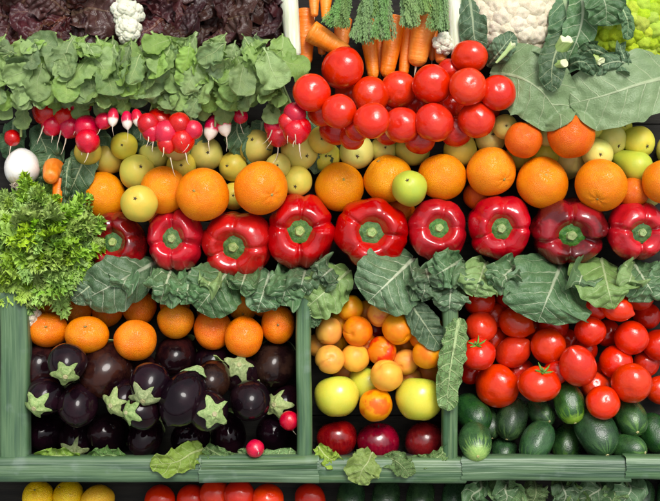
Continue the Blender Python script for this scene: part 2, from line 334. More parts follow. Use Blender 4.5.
# ------------------------------------------------------------------ produce shapes (unit size, stem end +z)
def lump(seed, amp, f=1.3):
    return lambda x, y, z: 1 + amp * nz(x * f + seed * 7.7, y * f, z * f + seed)
def mk_orange(seed, flat=.95):
    L = lump(seed, .05)
    def f(a, p):
        x, y, z = math.sin(a) * math.cos(p), math.sin(a) * math.sin(p), math.cos(a)
        k = L(x, y, z); k *= 1 - .07 * math.exp(-(a / .17) ** 2) - .02 * math.exp(-((PI - a) / .15) ** 2)
        k *= 1 + .012 * math.cos(7 * p + seed) * math.exp(-((a - .28) / .2) ** 2)
        return (x * k, y * k, z * k * flat)
    return rev('orange', f)
def mk_tomato(seed, flat=.86, ribs=.02):
    L = lump(seed, .05); nr = 5 + seed % 2
    def f(a, p):
        x, y, z = math.sin(a) * math.cos(p), math.sin(a) * math.sin(p), math.cos(a)
        k = L(x, y, z) * (1 + ribs * math.cos(nr * p + seed) * math.exp(-((a - .7) / .6) ** 2))
        z = z * flat
        if a < PI / 2: z -= .20 * math.exp(-(math.sin(a) / .26) ** 2) * (1 + .1 * math.cos(nr * p))
        else: z += .045 * math.exp(-(math.sin(a) / .16) ** 2)
        return (x * k, y * k, z * k)
    return rev('tomato', f)
def mk_plum_tomato(seed):
    L = lump(seed, .05)
    def f(a, p):
        r = math.sin(a) ** .92; z = 1.22 * math.cos(a)
        if a > PI / 2: z -= .22 * math.exp(-(r / .22) ** 2)
        else: z -= .15 * math.exp(-(r / .2) ** 2)
        x, y = r * math.cos(p), r * math.sin(p); k = L(x, y, z) * (1 + .02 * math.cos(3 * p + seed))
        return (x * k, y * k, z)
    return rev('plum_tomato', f)
def mk_pepper(seed, nl=4):
    ph = seed * 1.7
    def f(a, p):
        q = p + .22 * math.sin(p + ph) + .10 * math.sin(2 * p + ph * 2)
        c = abs(math.sin(nl * q / 2)); gi = int(round(nl * q / (2 * PI))) % nl; g = math.exp(-(c / .24) ** 2) * (.25, 1.2, .7, 1.5, .45, 1.0)[(gi * 2 + seed) % 6]
        r0 = math.sin(a) ** .72
        z = (.80 if a < PI / 2 else 1.05) * math.cos(a)
        r = r0 * (.97 + .05 * c ** .8) * (1 - .055 * g * math.sin(a))
        if a < PI / 2:
            z -= .44 * math.exp(-(r / .44) ** 3.6)
            z -= .10 * g * math.exp(-((r - .62) / .34) ** 2)
            z += .045 * math.sin(q * 1.5 + ph) * math.exp(-((r - .62) / .3) ** 2)
        x, y = r * math.cos(p), r * math.sin(p)
        k = 1 + .11 * nz(x * 1.5 + ph, y * 1.5, z * 1.5 + ph) + .035 * nz(x * 3 + ph, y * 3, z * 2) + .010 * nz(x * 4 + ph, y * 4, z * 4)
        return (x * k, y * k, z * k)
    return rev('bell_pepper', f, 96, 56)
def mk_pepper_cap(seed):
    def f(a, p):
        t = a / PI
        if t < .62:
            s = t / .62; e = 1 + .06 * math.cos(6 * p + seed) + .05 * math.cos(p * 2 + seed * 2)
            r = .37 * s ** .9 * (1 + (e - 1) * s); z = .06 - .03 * s ** 2 - .05 * max(0, s - .55) ** 2 * 4 + .025 * max(0, s - .86) / .14 + .012 * math.cos(6 * p + seed) * s
        else:
            s = (1 - t) / .38; e = 1 + .06 * math.cos(6 * p + seed) + .05 * math.cos(p * 2 + seed * 2)
            r = .345 * s * e; z = -.06
        return (r * math.cos(p), r * math.sin(p), z + .43)
    return rev('calyx', f, 36, 20)
def mk_stub(r0, h, z0, seed=0):
    def f(a, p):
        t = a / PI; r = r0 * (1 + .08 * math.cos(5 * p + seed))
        if t < .4: return (r * t / .4 * math.cos(p), r * t / .4 * math.sin(p), z0 + h - .012 * (t / .4) ** 2 - .02 * (1 - t / .4))
        if t < .95: s = (t - .4) / .55; q = r * (1.0 + .35 * s * s); return (q * math.cos(p), q * math.sin(p), z0 + h * (1 - s) - .012)
        return (0, 0, z0 - .02)
    return rev('stem', f, 14, 14)
def mk_pear(seed, neck=.55):
    L = lump(seed, .05)
    def f(a, p):
        r = math.sin(a); z = math.cos(a)
        if z > 0: r *= 1 - .42 * neck * z ** 1.1; z *= 1 + neck
        else: z += .06 * math.exp(-(r / .2) ** 2)
        x, y = r * math.cos(p), r * math.sin(p); k = L(x, y, z); return (x * k, y * k, z * k)
    return rev('pear', f)
def mk_star(n, r, z0, seed, lift=.06, sg=1):
    V = [(0, 0, z0 + .03 * sg)]; F = []; rr = random.Random(seed)
    for j in range(n * 2):
        q = PI * j / n; rad_ = r * (rr.uniform(.8, 1.15) if j % 2 == 0 else .42)
        V.append((rad_ * math.cos(q), rad_ * math.sin(q), z0 + (rr.uniform(.2, 1.) * lift if j % 2 == 0 else .0)))
    b = len(V)
    for j in range(n * 2): V.append((V[1 + j][0] * .9, V[1 + j][1] * .9, z0 - .06 * sg))
    for j in range(n * 2):
        k = (j + 1) % (n * 2); F += [(0, 1 + j, 1 + k), (1 + j, b + j, b + k, 1 + k)]
    return mesh_from('star', V, F)
def mk_aubergine(seed, ln=1.30):
    L = lump(seed, .05, .9)
    def f(a, p):
        r = math.sin(a) ** .92; z = math.cos(a)
        if z > 0: r *= 1 - .16 * z; z *= ln * 1.1
        else:
            r *= 1 - .10 * (-z) ** 2; z = z * ln * .92 - .10 * math.exp(-(r / .10) ** 2)
        x, y = r * math.cos(p), r * math.sin(p); k = L(x, y, z) * (1 + .014 * math.cos(4 * p + seed) )
        return (x * k, y * k, z)
    return rev('aubergine', f, 44, 36)
def mk_aub_cap(seed):
    """pale five pointed cup hugging the stem end"""
    rr = random.Random(seed); nl = 5; V = []; F = []; nu, nr = 40, 9
    am = [rr.uniform(.75, 1.25) for _ in range(nl)]; cu = [rr.uniform(.1, .9) for _ in range(nl)]
    for i in range(nr + 1):
        s = i / nr
        for j in range(nu):
            q = 2 * PI * j / nu; l = int((q * nl / (2 * PI) + .5)) % nl; c = max(0, math.cos((q - l * 2 * PI / nl) * nl / 2))
            rmax = .47 + .36 * am[l] * c ** 3.2; r = .10 + (rmax - .10) * s
            z = 1.58 - 1.25 * r * r + .02; z += cu[l] * 1.1 * max(0, r - .54) * 1.6 + .05 * c * s + .035 * math.cos(q * nl) * math.sin(PI * s) + .06 * math.exp(-((s - .2) / .2) ** 2)
            V.append((r * math.cos(q), r * math.sin(q), z))
    top = len(V)
    for i in range(nr + 1):
        for j in range(nu): x, y, z = V[i * nu + j]; V.append((x * .99, y * .99, z - .055))
    for i in range(nr):
        for j in range(nu):
            k = (j + 1) % nu; A, B, C_, E = i * nu + j, i * nu + k, (i + 1) * nu + k, (i + 1) * nu + j
            F += [(A, E, C_, B), (top + A, top + B, top + C_, top + E)]
    for j in range(nu): k = (j + 1) % nu; A, B = nr * nu + j, nr * nu + k; F.append((A, top + A, top + B, B))
    return mesh_from('calyx', V, F)
def mk_apricot(seed):
    L = lump(seed, .06)
    def f(a, p):
        x, y, z = math.sin(a) * math.cos(p), math.sin(a) * math.sin(p), math.cos(a)
        g = math.exp(-((math.remainder(p - 1., 2 * PI)) / .14) ** 2) * math.sin(a) ** .5
        k = L(x, y, z) * (1 - .07 * g) * (1 - .12 * math.exp(-(a / .2) ** 2) + .03 * math.exp(-((PI - a) / .12) ** 2))
        return (x * k, y * k * .96, z * k)
    return rev('apricot', f, 56, 30)
def mk_apple(seed):
    L = lump(seed, .04)
    def f(a, p):
        r = math.sin(a) ** .88 * (1 + .07 * math.cos(a)); z = .92 * math.cos(a)
        if a < PI / 2: z -= .34 * math.exp(-(r / .24) ** 2)
        else: z += .18 * math.exp(-(r / .2) ** 2) * (1 + .2 * math.cos(5 * p)); r *= 1 + .03 * math.cos(5 * p + seed) * (a / PI - .5)
        x, y = r * math.cos(p), r * math.sin(p); k = L(x, y, z); return (x * k, y * k, z * k)
    return rev('apple', f)
def mk_cucumber(seed, ln=2.9):
    L = lump(seed, .07, .9)
    def f(a, p):
        t = a / PI                                    # tip (blossom end) at -z = -1.2
        c = math.cos(a); r = (1 - abs(c) ** 2.6) ** .5; z = c * ln / 2 + ln / 2 - 1.2
        r *= 1 + .025 * math.cos(7 * p + seed) * (1 - abs(c)) + .01 * math.cos(3 * p)
        x, y = r * math.cos(p), r * math.sin(p); k = L(x, y, z); return (x * k, y * k, z)
    return rev('cucumber', f, 42, 40)
def mk_radish(seed, el=1.):
    L = lump(seed, .07)
    def f(a, p):
        r = math.sin(a); z = math.cos(a) * el
        if a > PI / 2: z -= .22 * math.exp(-(r / .22) ** 2)
        x, y = r * math.cos(p), r * math.sin(p); k = L(x, y, z); return (x * k, y * k, z)
    return rev('radish', f, 26, 20)
def mk_carrot(seed):
    """unit length along -z from 0 to -1, unit crown radius"""
    L = lump(seed, .05, 3.)
    def f(a, p):
        t = a / PI; z = -t; r = (1 - .38 * t ** 1.2) * min(1, (t / .045)) ** .5 * max(0, 1 - max(0, (t - .86) / .14) ** 2.2) ** .5
        r *= 1 + .03 * nz(t * 22 + seed, seed) + .05 * nz(t * 4, math.cos(p) * .8 + seed, math.sin(p) * .8)
        return (r * math.cos(p), r * math.sin(p), z)
    return rev('carrot', f, 26, 44)
def mk_floret(seed, cone=0.):
    bm = bmesh.new(); bmesh.ops.create_icosphere(bm, subdivisions=4, radius=1); rr = random.Random(seed)
    pts = []
    for i in range(46):
        z = 1 - 2 * (i + .5) / 46; r = math.sqrt(1 - z * z); q = i * 2.399963 + rr.uniform(-.35, .35)
        pts.append(Vector((r * math.cos(q), r * math.sin(q), z + rr.uniform(-.07, .07))).normalized())
    for v in bm.verts:
        d = sorted((v.co.normalized() - p).length for p in pts)[0]
        b = math.sqrt(max(0, 1 - (d / .38) ** 2)); v.co = v.co * (.82 + .20 * b + .03 * nz(*(v.co * 9)))
        if v.co.z > 0: v.co.z *= 1 + cone
    me = bpy.data.meshes.new('floret'); bm.to_mesh(me); bm.free(); me.polygons.foreach_set('use_smooth', [True] * len(me.polygons)); return me

ORANGE = [mk_orange(i) for i in range(4)]; MANDARIN = [mk_orange(10 + i, .88) for i in range(4)]
TOMATO = [mk_tomato(i) for i in range(5)]; PLUMT = [mk_plum_tomato(i) for i in range(2)]
PEPPER = [mk_pepper(i, (4, 4, 5, 4, 5)[i]) for i in range(5)]; PCAP = [mk_pepper_cap(i) for i in range(3)]; PSTUB = mk_stub(.12, .09, .48)
PEAR = [mk_pear(i) for i in range(3)]; LONGPEAR = mk_pear(7, 1.0)
STAR5 = [mk_star(5, .13, -.96, i, -.05, -1) for i in range(3)]; BUTTON = [mk_star(6, .085, .885, 9 + i, .02) for i in range(2)]
AUB = [mk_aubergine(i) for i in range(4)]; ACAP = [mk_aub_cap(i) for i in range(5)]; ASTUB = mk_stub(.12, .26, 1.42, 2)
APRI = [mk_apricot(i) for i in range(4)]; APPLE = [mk_apple(i) for i in range(3)]; CUC = [mk_cucumber(i) for i in range(4)]
RAD = [mk_radish(i) for i in range(3)]; RADL = [mk_radish(5 + i, 1.7) for i in range(2)]
CARROT = [mk_carrot(i) for i in range(4)]; FLOR = [mk_floret(i) for i in range(3)]; FLORG = [mk_floret(5 + i, .35) for i in range(2)]
CSCAR = mk_stub(.085, .06, 1.18); ASTEM = mk_stub(.035, .30, .58)
def mk_tom_calyx(seed):
    rr = random.Random(seed); V = []; F = []
    for k in range(5):
        q = 2 * PI * k / 5 + rr.uniform(-.3, .3); ln = rr.uniform(.38, .58); up = rr.uniform(.02, .20)
        pts = [Vector((r * math.cos(q + .3 * r), r * math.sin(q + .3 * r), .70 - .05 + r * .32 + up * (r / ln) ** 2)) for r in (0.02, ln * .35, ln * .7, ln)]
        tube_geo(pts, [.05, .075, .05, .008], 6, V, F)
    tube_geo([Vector((0, 0, .62)), Vector((.02, .02, .80)), Vector((.10, .03, .95))], [.055, .04, .05], 7, V, F)
    return mesh_from('calyx', V, F)
TCAL = [mk_tom_calyx(i) for i in range(2)]

# ------------------------------------------------------------------ the stand: sloping back board, ledge, crate walls
PXB = lambda x0, x1, y0, y1, n: (pix(x0, 0, n).x, pix(x1, 0, n).x, pix(0, y1, n).y, pix(0, y0, n).y)
g = mesh_from('ground', [(-30, -30, 0), (30, -30, 0), (30, 30, 0), (-30, 30, 0)], [(0, 1, 2, 3)], smooth=False)
go = bpy.data.objects.new('ground', g); COL.objects.link(go); g.materials.append(MT['ground']); go['kind'] = 'structure'
st = empty('display_stand', (0, -.62, -.03), 'dark wooden sloping market stand holding the whole produce display', 'stand')
def stand_part(name, geo):
    me = mesh_from(name, geo[0], geo[1], smooth=False); o = link(name, me, MT['board'], st, Matrix.Translation((0, .62, .03)))
    return o
RAILN = .125
for i in range(8):                                   # the back is planks
    v0 = -.60 + i * .1625; stand_part('plank', box_geo(-.72, .72, v0, v0 + .1605, -.010, -.002))
stand_part('back_sheet', box_geo(-.715, .715, -.598, .695, -.034, -.012))
def wall(name, x0, x1, y0, y1, n1, n0=-.001):
    u0, u1, v0, v1 = PXB(x0, x1, y0, y1, n1); stand_part(name, box_geo(u0, u1, v0, v1, n0, n1)); BOX.append((u0, u1, v0, v1, n1))
wall('front_board', -55, 715, 461, 478, RAILN - .004)
wall('ledge', -55, 715, 281, 289, .085)
wall('divider', 300, 308, 290.5, 460, RAILN - .008); wall('divider', 446.5, 455, 290.5, 460, RAILN - .008); wall('side_board', 4, 20, 290.5, 460, RAILN - .004)
for sx in (-1, 1):                                   # legs stand upright on the pavement
    for v, n in ((-.50, -.036), (.55, -.036)):
        p = MB @ Vector((sx * .62, v, n)); h = p.z
        V, F = box_geo(-.03, .03, -.03, .03, 0, h - .028); me = mesh_from('leg', V, F, smooth=False); me.materials.append(MT['board'])
        o = bpy.data.objects.new('leg', me); COL.objects.link(o); o.parent = st; o.matrix_world = Matrix.Translation((p.x, p.y, 0))
        o.matrix_parent_inverse = Matrix(); o.matrix_local = st.matrix_world.inverted() @ Matrix.Translation((p.x, p.y, 0))

# ------------------------------------------------------------------ leaves
def leaf_geo(pts, W, pq=(.5, .4), ns=30, nt=10, ruf=.0, rf=9., jag=.0, jf=14., cup=0., puck=0., nh=Vector((0, 0, 1)), seed=0, stalk=0., sw=.06, nv=7., a=.6, roll=0., lobes=0.):
    """leaf sheet about the spine pts; nh tells which way its face looks"""
    L = sum((spine(pts, (i + 1) / 12) - spine(pts, i / 12)).length for i in range(12))
    p, q = pq; sm = p / (p + q); mx = sm ** p * (1 - sm) ** q
    V = []; UV = []; F = []
    for i in range(ns + 1):
        s = i / ns; c = spine(pts, s); T = (spine(pts, min(1, s + .02)) - spine(pts, max(0, s - .02))).normalized()
        sd = T.cross(nh)
        if sd.length < 1e-3: sd = T.orthogonal()
        sd.normalize(); N = sd.cross(T)
        if roll: sd = Matrix.Rotation(roll, 3, T) @ sd; N = Matrix.Rotation(roll, 3, T) @ N
        s2 = max(0., (s - stalk) / (1 - stalk)); ww = W * (max(s2, 1e-4) ** p * max(1 - s2, 1e-4) ** q / mx) if s > stalk else 0
        ww = max(ww, W * sw * (1 - s * .5))
        for j in range(-nt, nt + 1):
            t = j / nt; e = abs(t) ** 2
            k = 1 + e * (jag * nz(s * jf + seed * 3.1, math.copysign(5, t), seed) + lobes * math.sin(s * jf * 1.3 + seed) * .5)
            x = t * ww * k
            z = cup * abs(t) ** 1.6 * ww
            if ruf: z += ruf * (abs(t) ** 1.5) * (nz(s * rf + seed * 5.3, t * 1.6, seed * 1.7) * 1.5 + .5 * nz(s * rf * 2.3 + seed, t * 3, 3.)) * min(1, ww / W + .3)
            if puck:
                ph = (s - a * abs(x) / L) * nv + (.22 if t > 0 else -.22) + .5 * .5
                z += puck * (abs(math.sin(PI * (ph - .5))) - .5) * min(1, abs(t) * 4) * (1 - e * .5) + puck * .8 * nz(x / L * 14 + seed, s * 14, seed)
            V.append(c + sd * x + N * z + T * (jag * .3 * ww * e * nz(s * jf, t * 2 + seed, 9.))); UV.append((x / L, s))
    m = 2 * nt + 1
    for i in range(ns):
        for j in range(m - 1): F.append((i * m + j, i * m + j + 1, (i + 1) * m + j + 1, (i + 1) * m + j))
    return V, F, UV
TOMR, PEPR = [0, 0], [0, 0]
def settle(V, gap=.003, boxes=True, skip=()):
    """a limp leaf lies on what is under it"""
    A = np.array([tuple(v) for v in V]); Q = np.array([q for i, q in enumerate(SPH) if not any(a <= i < b for a, b in skip)])
    lo, hi = A.min(0) - .08, A.max(0) + .08
    Q = Q[(Q[:, 0] > lo[0]) & (Q[:, 0] < hi[0]) & (Q[:, 1] > lo[1]) & (Q[:, 1] < hi[1])]
    n = A[:, 2].copy()
    for (u, v, z, r) in Q:
        r2 = (r + gap) ** 2 - (A[:, 0] - u) ** 2 - (A[:, 1] - v) ** 2; k = r2 > 0
        t = z + np.sqrt(np.where(k, r2, 0)); n = np.where(k & (n < t) & (n > z - r * .2), t, n)
    if boxes:
        for (u0, u1, v0, v1, t) in BOX:
            k = (A[:, 0] > u0 - .003) & (A[:, 0] < u1 + .003) & (A[:, 1] > v0 - .003) & (A[:, 1] < v1 + .003) & (n < t + gap); n = np.where(k, t + gap, n)
    A[:, 2] = n; return [Vector(r) for r in A]
def leaf_thing(name, pts, W, mat, label, cat, group=None, parent=None, lie=True, gap=.004, skip=(), **kw):
    pts = [Vector(p) for p in pts]; V, F, UV = leaf_geo(pts, W, **kw)
    if lie: V = settle(V, gap, True, skip)
    o0 = pts[0]
    me = mesh_from(name, [tuple(v - o0) for v in V], F, UV)
    o = link(name, me, mat, None, Matrix.Translation(o0))
    if label: tag(o, label, cat, group)
    return o
def child_of(o, thing, pos):
    M = o.matrix_world.copy(); o.parent = thing; o.matrix_parent_inverse = Matrix(); o.matrix_local = thing.matrix_world.inverted() @ M; return o
def local_leaf(name, mat, ln, W, droop=.25, seed=0, **kw):
    pts = [Vector((0.04 * ln * nz(seed + i * .7) * i, ln * i / 4, -droop * ln * (i / 4) ** 2)) for i in range(5)]
    V, F, UV = leaf_geo(pts, W, seed=seed, **kw); me = mesh_from(name, [tuple(v) for v in V], F, UV); me.materials.append(mat); return me
def frame(pos, along, face, sc=1.):
    y = Vector(along).normalized(); z = Vector(face); z = (z - y * z.dot(y)).normalized(); x = y.cross(z)
    M = Matrix((x, y, z)).transposed().to_4x4(); return Matrix.Translation(pos) @ M @ Matrix.Scale(sc, 4)
def root_mesh(name, start, d, ln, r, seed, bend=.35, n=7):
    rr = random.Random(seed); p = Vector(start); d = Vector(d).normalized(); pts = [p.copy()]; rs = [r]
    for i in range(n):
        d = (d + Vector((rr.uniform(-1, 1), rr.uniform(-1, .3), rr.uniform(-.5, .5))) * bend).normalized(); p = p + d * ln / n; pts.append(p.copy()); rs.append(r * (1 - .85 * (i + 1) / n))
    return tube(name, pts, rs, 5)

# ------------------------------------------------------------------ upper tier: pears, oranges, peppers
UP = []; VIEW = Vector((0, 0, 1))
def pear(px, py, r, dx=0., dy=0., ry=None, label=None, kind='pear', long=None, cap=.3):
    ax = Vector((-dx, -dy, -1)).normalized() if long is None else Vector(long).normalized()
    me = LONGPEAR if long else R.choice(PEAR)
    label = label or ('small yellow-green pear under the hanging radishes' if px < 190 else 'small yellow-green pear under the radish leaves beside the large oranges' if px < 312 else 'small yellow-green pear under the tomato heap' if px < 500 else 'small yellow-green pear under the broad flat leaves')
    return fruit('pear', me, MT[kind], px, py, r * 1.06, ry, ax, UP, label or 'small yellow-green pear with brown blossom end among the oranges and pears', 'pear', 'small pears packed behind the oranges',
                 parts=[('blossom_end', R.choice(STAR5), MT['brown'], I4, ())], comp=((0, 1.), (.55, .62)) if not long else ((0, 1.), (.9, .6)), fac=.90, cap=cap)
for a in [(383.6, 149.8, 13, .1, .1), (623, 127, 9), (234, 196, 13), (326, 157, 14, 0, 0), (490, 139, 14.5, .1, .25), (519, 156, 13, -.2, .5), (570, 160, 15, .1, .8, 17), (610, 139.5, 15.5, .5, -.6),
          (107.7, 157.6, 15.5, -.35, .25), (155, 153.7, 15, .1, .5), (206, 153.7, 16, .2, 0), (256, 147, 16.5, -.2, .4), (299.4, 152.4, 17.5, .5, -.3), (357, 151.7, 16.4, 0, -.35), (412, 148.5, 16.5, -.5, .3), (460, 149.8, 16, .3, .5),
          (545, 153.7, 13.5, .6, .3), (597.7, 154, 14.5, 0, -.1), (639, 142, 15, .4, -.4),
          (136.8, 172, 16.6, .4, .3), (181.3, 166, 14, .1, 0), (233.4, 166.7, 14.2, -.4, 0), (296.8, 181, 14.8, -.1, -.45)]: pear(*a)
[pear(*a) for a in ((505, 127, 12), (548, 134, 12), (590, 128, 12), (88, 152, 13), (124, 146, 13), (177, 147, 13), (322, 140, 13), (278, 166, 12))]; pear(649, 194, 12); pear(672, 150, 15)
pear(636.6, 167, 15.2, .5, -.4, long=(-.75, .45, -.5), kind='pear_green', label='pale green pear with its narrow neck pointing to the other pears')

def orange(px, py, r, d, label, kind='orange', ry=None, cap=.3):
    return fruit('orange', R.choice(ORANGE), MT[kind], px, py, r, ry, d, UP, label, 'orange', 'oranges above the peppers', parts=[('stem_button', R.choice(BUTTON), MT['button'], I4, ())], fac=.93, cap=cap)
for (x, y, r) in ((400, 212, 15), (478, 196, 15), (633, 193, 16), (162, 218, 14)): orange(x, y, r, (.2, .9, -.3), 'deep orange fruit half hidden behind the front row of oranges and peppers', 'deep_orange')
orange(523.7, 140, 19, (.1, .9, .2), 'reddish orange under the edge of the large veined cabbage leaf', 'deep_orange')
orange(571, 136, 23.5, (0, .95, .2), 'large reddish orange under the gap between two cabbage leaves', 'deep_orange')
orange(163.5, 190, 24, (.6, .2, -.5), 'orange squeezed between two rounder oranges and the front pear')
orange(102, 195.8, 24.2, (-.72, -.2, .65), 'orange at the end of the row beside the curly lettuce')
orange(202.8, 194.5, 26.7, (-.28, .12, .95), 'large orange with pale stem button facing out, above two peppers')
orange(260.7, 188, 27.2, (.5, -.32, .8), 'largest smooth orange above the biggest red pepper')
orange(388, 179, 24.6, (-.45, .8, .4), 'orange partly behind the single pear resting on the row')
orange(339.5, 187, 24.6, (.18, .28, .9), 'orange with radial creases round its stem above two peppers')
orange(442, 177, 24.4, (.2, .9, -.2), 'smooth orange just right of the single pear resting on the row')
orange(491, 171.5, 25, (.5, -.4, .75), 'orange touching the lowest tomatoes of the upper heap')
orange(542.7, 183, 26, (0, .3, .95), 'orange with tiny stem button between pears, above the maroon pepper')
orange(600.8, 185, 26.5, (-.28, -.62, .72), 'orange with stem button low down, above the gap between two peppers')
orange(664, 182, 22, (.2, .3, .9), 'orange at the far end of the row')
pear(139.4, 203.6, 17.8, -.1, .25, ry=18.6, label='round yellow pear sitting in front of the oranges above the peppers')
pear(409.5, 188, 16.7, -.2, .45, kind='pear_green', label='single light green pear resting in front of two oranges')

PEPS = [(117, 243, 30, 31, -.16, .05, 'dark maroon bell pepper beside the curly lettuce', 1, 0), (175, 239, 28.5, 32, -.12, .02, 'narrow red bell pepper next to the maroon one by the lettuce', 0, 1),
        (237.5, 244.5, 35.5, 34, -.2, -.18, 'red bell pepper sitting lowest in the pepper row', 0, 2), (300, 231.5, 34.5, 37, 0, 0, 'big glossy red bell pepper with hexagonal calyx', 0, 3),
        (371, 232.5, 37, 35, 0, -.02, 'broad red bell pepper under the single green pear', 0, 4), (438, 230, 30.5, 30, 0, .12, 'small squat red bell pepper in the row', 0, 0),
        (500, 227, 31.5, 33, -.03, -.12, 'red bell pepper beside the broad maroon one', 0, 2), (568.5, 231.5, 38.5, 33.5, 0, -.26, 'broad dark maroon bell pepper in the row', 1, 1), (637, 231.5, 31, 29, .15, -.1, 'red bell pepper at the end of the row beyond the maroon one', 0, 3)]
PEPR[0] = len(SPH)
for i, (x, y, rx, ry, dx, dy, lb, dark, mi) in enumerate(PEPS):
    fruit('bell_pepper', PEPPER[mi], MT['pepper_dark' if dark else 'pepper'], x, y, rx, ry, (dx, dy, 1), UP, lb, 'pepper', 'bell peppers in a row above the cabbage leaves',
          parts=[('calyx', PCAP[i % 3], MT['pepper_cap'], I4, (('stem', PSTUB, MT['pepper_stub'], I4),))], fac=.86, floor=.012, cap=.105, spin=(.3, 0, .5, .2, .9, 0, .4, .1, 0)[i] if abs(rx - ry) < 1.2 else 0)

PEPR[1] = len(SPH)
# ------------------------------------------------------------------ carrots, leeks and the heap of tomatoes
CAR = []
def carrot(p0, p1, wpx, label, n0=.03, n1=.05, hair=True, seed=0, group='carrots of the bunch above the tomatoes', crown=False):
    A, B = pix(*p0, n0), pix(*p1, n1); d = B - A; L = d.length; r = wpx * S / 2 * 1.12
    M = Matrix.Translation(A) @ d.to_track_quat('-Z', 'Y').to_matrix().to_4x4() @ Matrix.Diagonal((r, r, L, 1))
    o = empty('carrot', A, label, 'carrot', group); CAR.append(o); inv = Matrix.Translation(-A)
    bo = link('body', CARROT[seed % 4], MT['carrot'], o, inv @ M)
    if hair:
        me = root_mesh('root', (0, 0, -.98), (0, .0, -1), .17, .10, seed + 3, .10); link('root_hair', me, MT['root'], bo)
    for i in range(9):
        q = A.lerp(B, i / 8); SPH.append((q.x, q.y, q.z, r * (1 - .3 * i / 8))); UP.append(SPH[-1])
    return o
carrot((314, -2), (314.5, 17), 10, 'thin carrot tip poking down between the leek and the leafy bunch', .055, .06, seed=1)
carrot((326, -2), (325.5, 20), 11, 'slim carrot tip beside the feathery carrot tops', .055, .06, seed=2)
carrot((305.5, 8), (305.5, 66), 19, 'stout carrot hanging straight beside the white leek', .03, .035, seed=0)
carrot((309, 30), (350, 55), 21, 'carrot lying slantwise across its neighbours above the big tomato', .065, .05, seed=3, hair=False)
carrot((343, 18), (341, 56), 17, 'carrot behind the slanting carrot, under feathery tops', .03, .04, seed=1)
carrot((322, 40), (322, 55), 10, 'short carrot end below the slanting carrot', .03, .03, seed=2)
carrot((366, 18), (374, 80), 16, 'slender curved carrot under the feathery tops', .035, .04, seed=2)
carrot((379, 30), (380, 72), 10, 'thin carrot half hidden between two thicker ones', .02, .025, seed=3)
carrot((397, 15), (386, 78), 20, 'thick straight carrot in the middle of the bunch', .035, .04, seed=0)
carrot((409, 20), (403, 78), 14, 'narrow carrot beside the thickest one', .03, .035, seed=1)
carrot((428, 4), (416, 67), 26, 'thickest carrot of the bunch with blunt stained end', .045, .045, seed=3)
carrot((434, 25), (432, 61), 9, 'thin carrot behind the thickest carrot', .02, .025, seed=2)
o = carrot((441, 40), (441, 63), 15, 'carrot seen at its brown crown end beside the white leek', .03, .05, seed=0, hair=False)
for (p0, p1, w0, w1, lb, k) in [((288, -8), (294, 58), 20, 15, 'white leek shaft hanging beside the red lettuce', 0), ((452, -8), (459, 62), 18, 13, 'white leek shaft hanging between the carrots and the cauliflower', 1)]:
    A, B = pix(*p0, .055), pix(*p1, .06); n = 16; pts = [A.lerp(B, i / n) for i in range(n + 1)]; rs = [(w0 + (w1 - w0) * (i / n)) * S / 2 * (1 if i < n else .75) for i in range(n + 1)]
    me = tube('leek', [p - A for p in pts], rs, 18); o = link('leek', me, MT['leek_white'], None, Matrix.Translation(A)); tag(o, lb, 'leek', 'white leek shafts')
    for p, r in zip(pts, rs): SPH.append((p.x, p.y, p.z, r)); UP.append(SPH[-1])
    V, F = [], []; rr = random.Random(k)
    for i in range(34):
        p = B - A + Vector((rr.uniform(-.008, .008), 0, .006)); d = Vector((rr.uniform(-1, 1), rr.uniform(-1, -.1), rr.uniform(.1, .9))).normalized(); q = [p.copy()]
        for j in range(5): d = (d + Vector((rr.uniform(-.7, .7), rr.uniform(-.7, .5), rr.uniform(-.5, .2)))).normalized(); p = p + d * rr.uniform(.003, .0065); q.append(p.copy())
        tube_geo(q, [.0006] * 4 + [.0004, .0003], 4, V, F)
    link('root_tuft', mesh_from('root_tuft', V, F), MT['root'], o)

def tomato(px, py, r, label, group, stack, ry=None, d=None, cal=False, kind='tomato', me=None, fac=.95, cap=.3, floor=0., comp=((0, .97),)):
    d = d or (jit(.5, .6) if cal else jit(.55, -1.))
    return fruit('tomato', me or R.choice(TOMATO), MT[kind], px, py, r * 1.05, ry, d, stack, label, 'tomato', group, parts=[('calyx', R.choice(TCAL), MT['stem_green'], I4, ())] , fac=fac, cap=cap, floor=floor, comp=comp)
TOMR[0] = len(SPH)
GT = 'tomatoes heaped below the carrots'; LT = 'round glossy red tomato in the heap below the carrots'
for a in [(420, 139, 15), (456, 132, 15), (337, 128, 17.2), (352, 138, 12), (487, 108, 13), (385, 110, 15), (350, 92, 15), (452, 106, 15), (416, 104, 15), (322, 112, 14), (450, 72, 13), (358, 128, 13), (388, 132, 13)]: tomato(*a[:3], 'deep red tomato half buried in the heap below the carrots', GT, UP, fac=.9, kind='tomato_dark')
for a in [(401.5, 125, 17.3), (372, 120.5, 17.7), (434, 122.5, 19), (476.5, 120, 17.8), (339, 111.5, 16.8), (398.6, 89.5, 17.5), (311.8, 92.7, 18.4)]: tomato(*a, LT, GT, UP, fac=.9)
tomato(498, 92.7, 17.4, 'tomato at the edge of the heap lying on the broad flat leaf', GT, UP, fac=.9, floor=.085)
tomato(469.8, 56.6, 18, 'topmost round tomato resting against the white leek by the cauliflower', GT, UP, ry=16.5, fac=.9)
tomato(370.6, 95.2, 18.2, LT, GT, UP, fac=.9)
tomato(432, 84.3, 19, 'tomato pressed against the blunt thick carrot', GT, UP, fac=.9)
tomato(342.6, 68, 20.6, 'largest tomato of the heap, lying on the slanting carrot', GT, UP, fac=.9)
tomato(468, 87, 18.3, 'tomato directly below the one against the leek', GT, UP, fac=.9)

TOMR[1] = len(SPH)
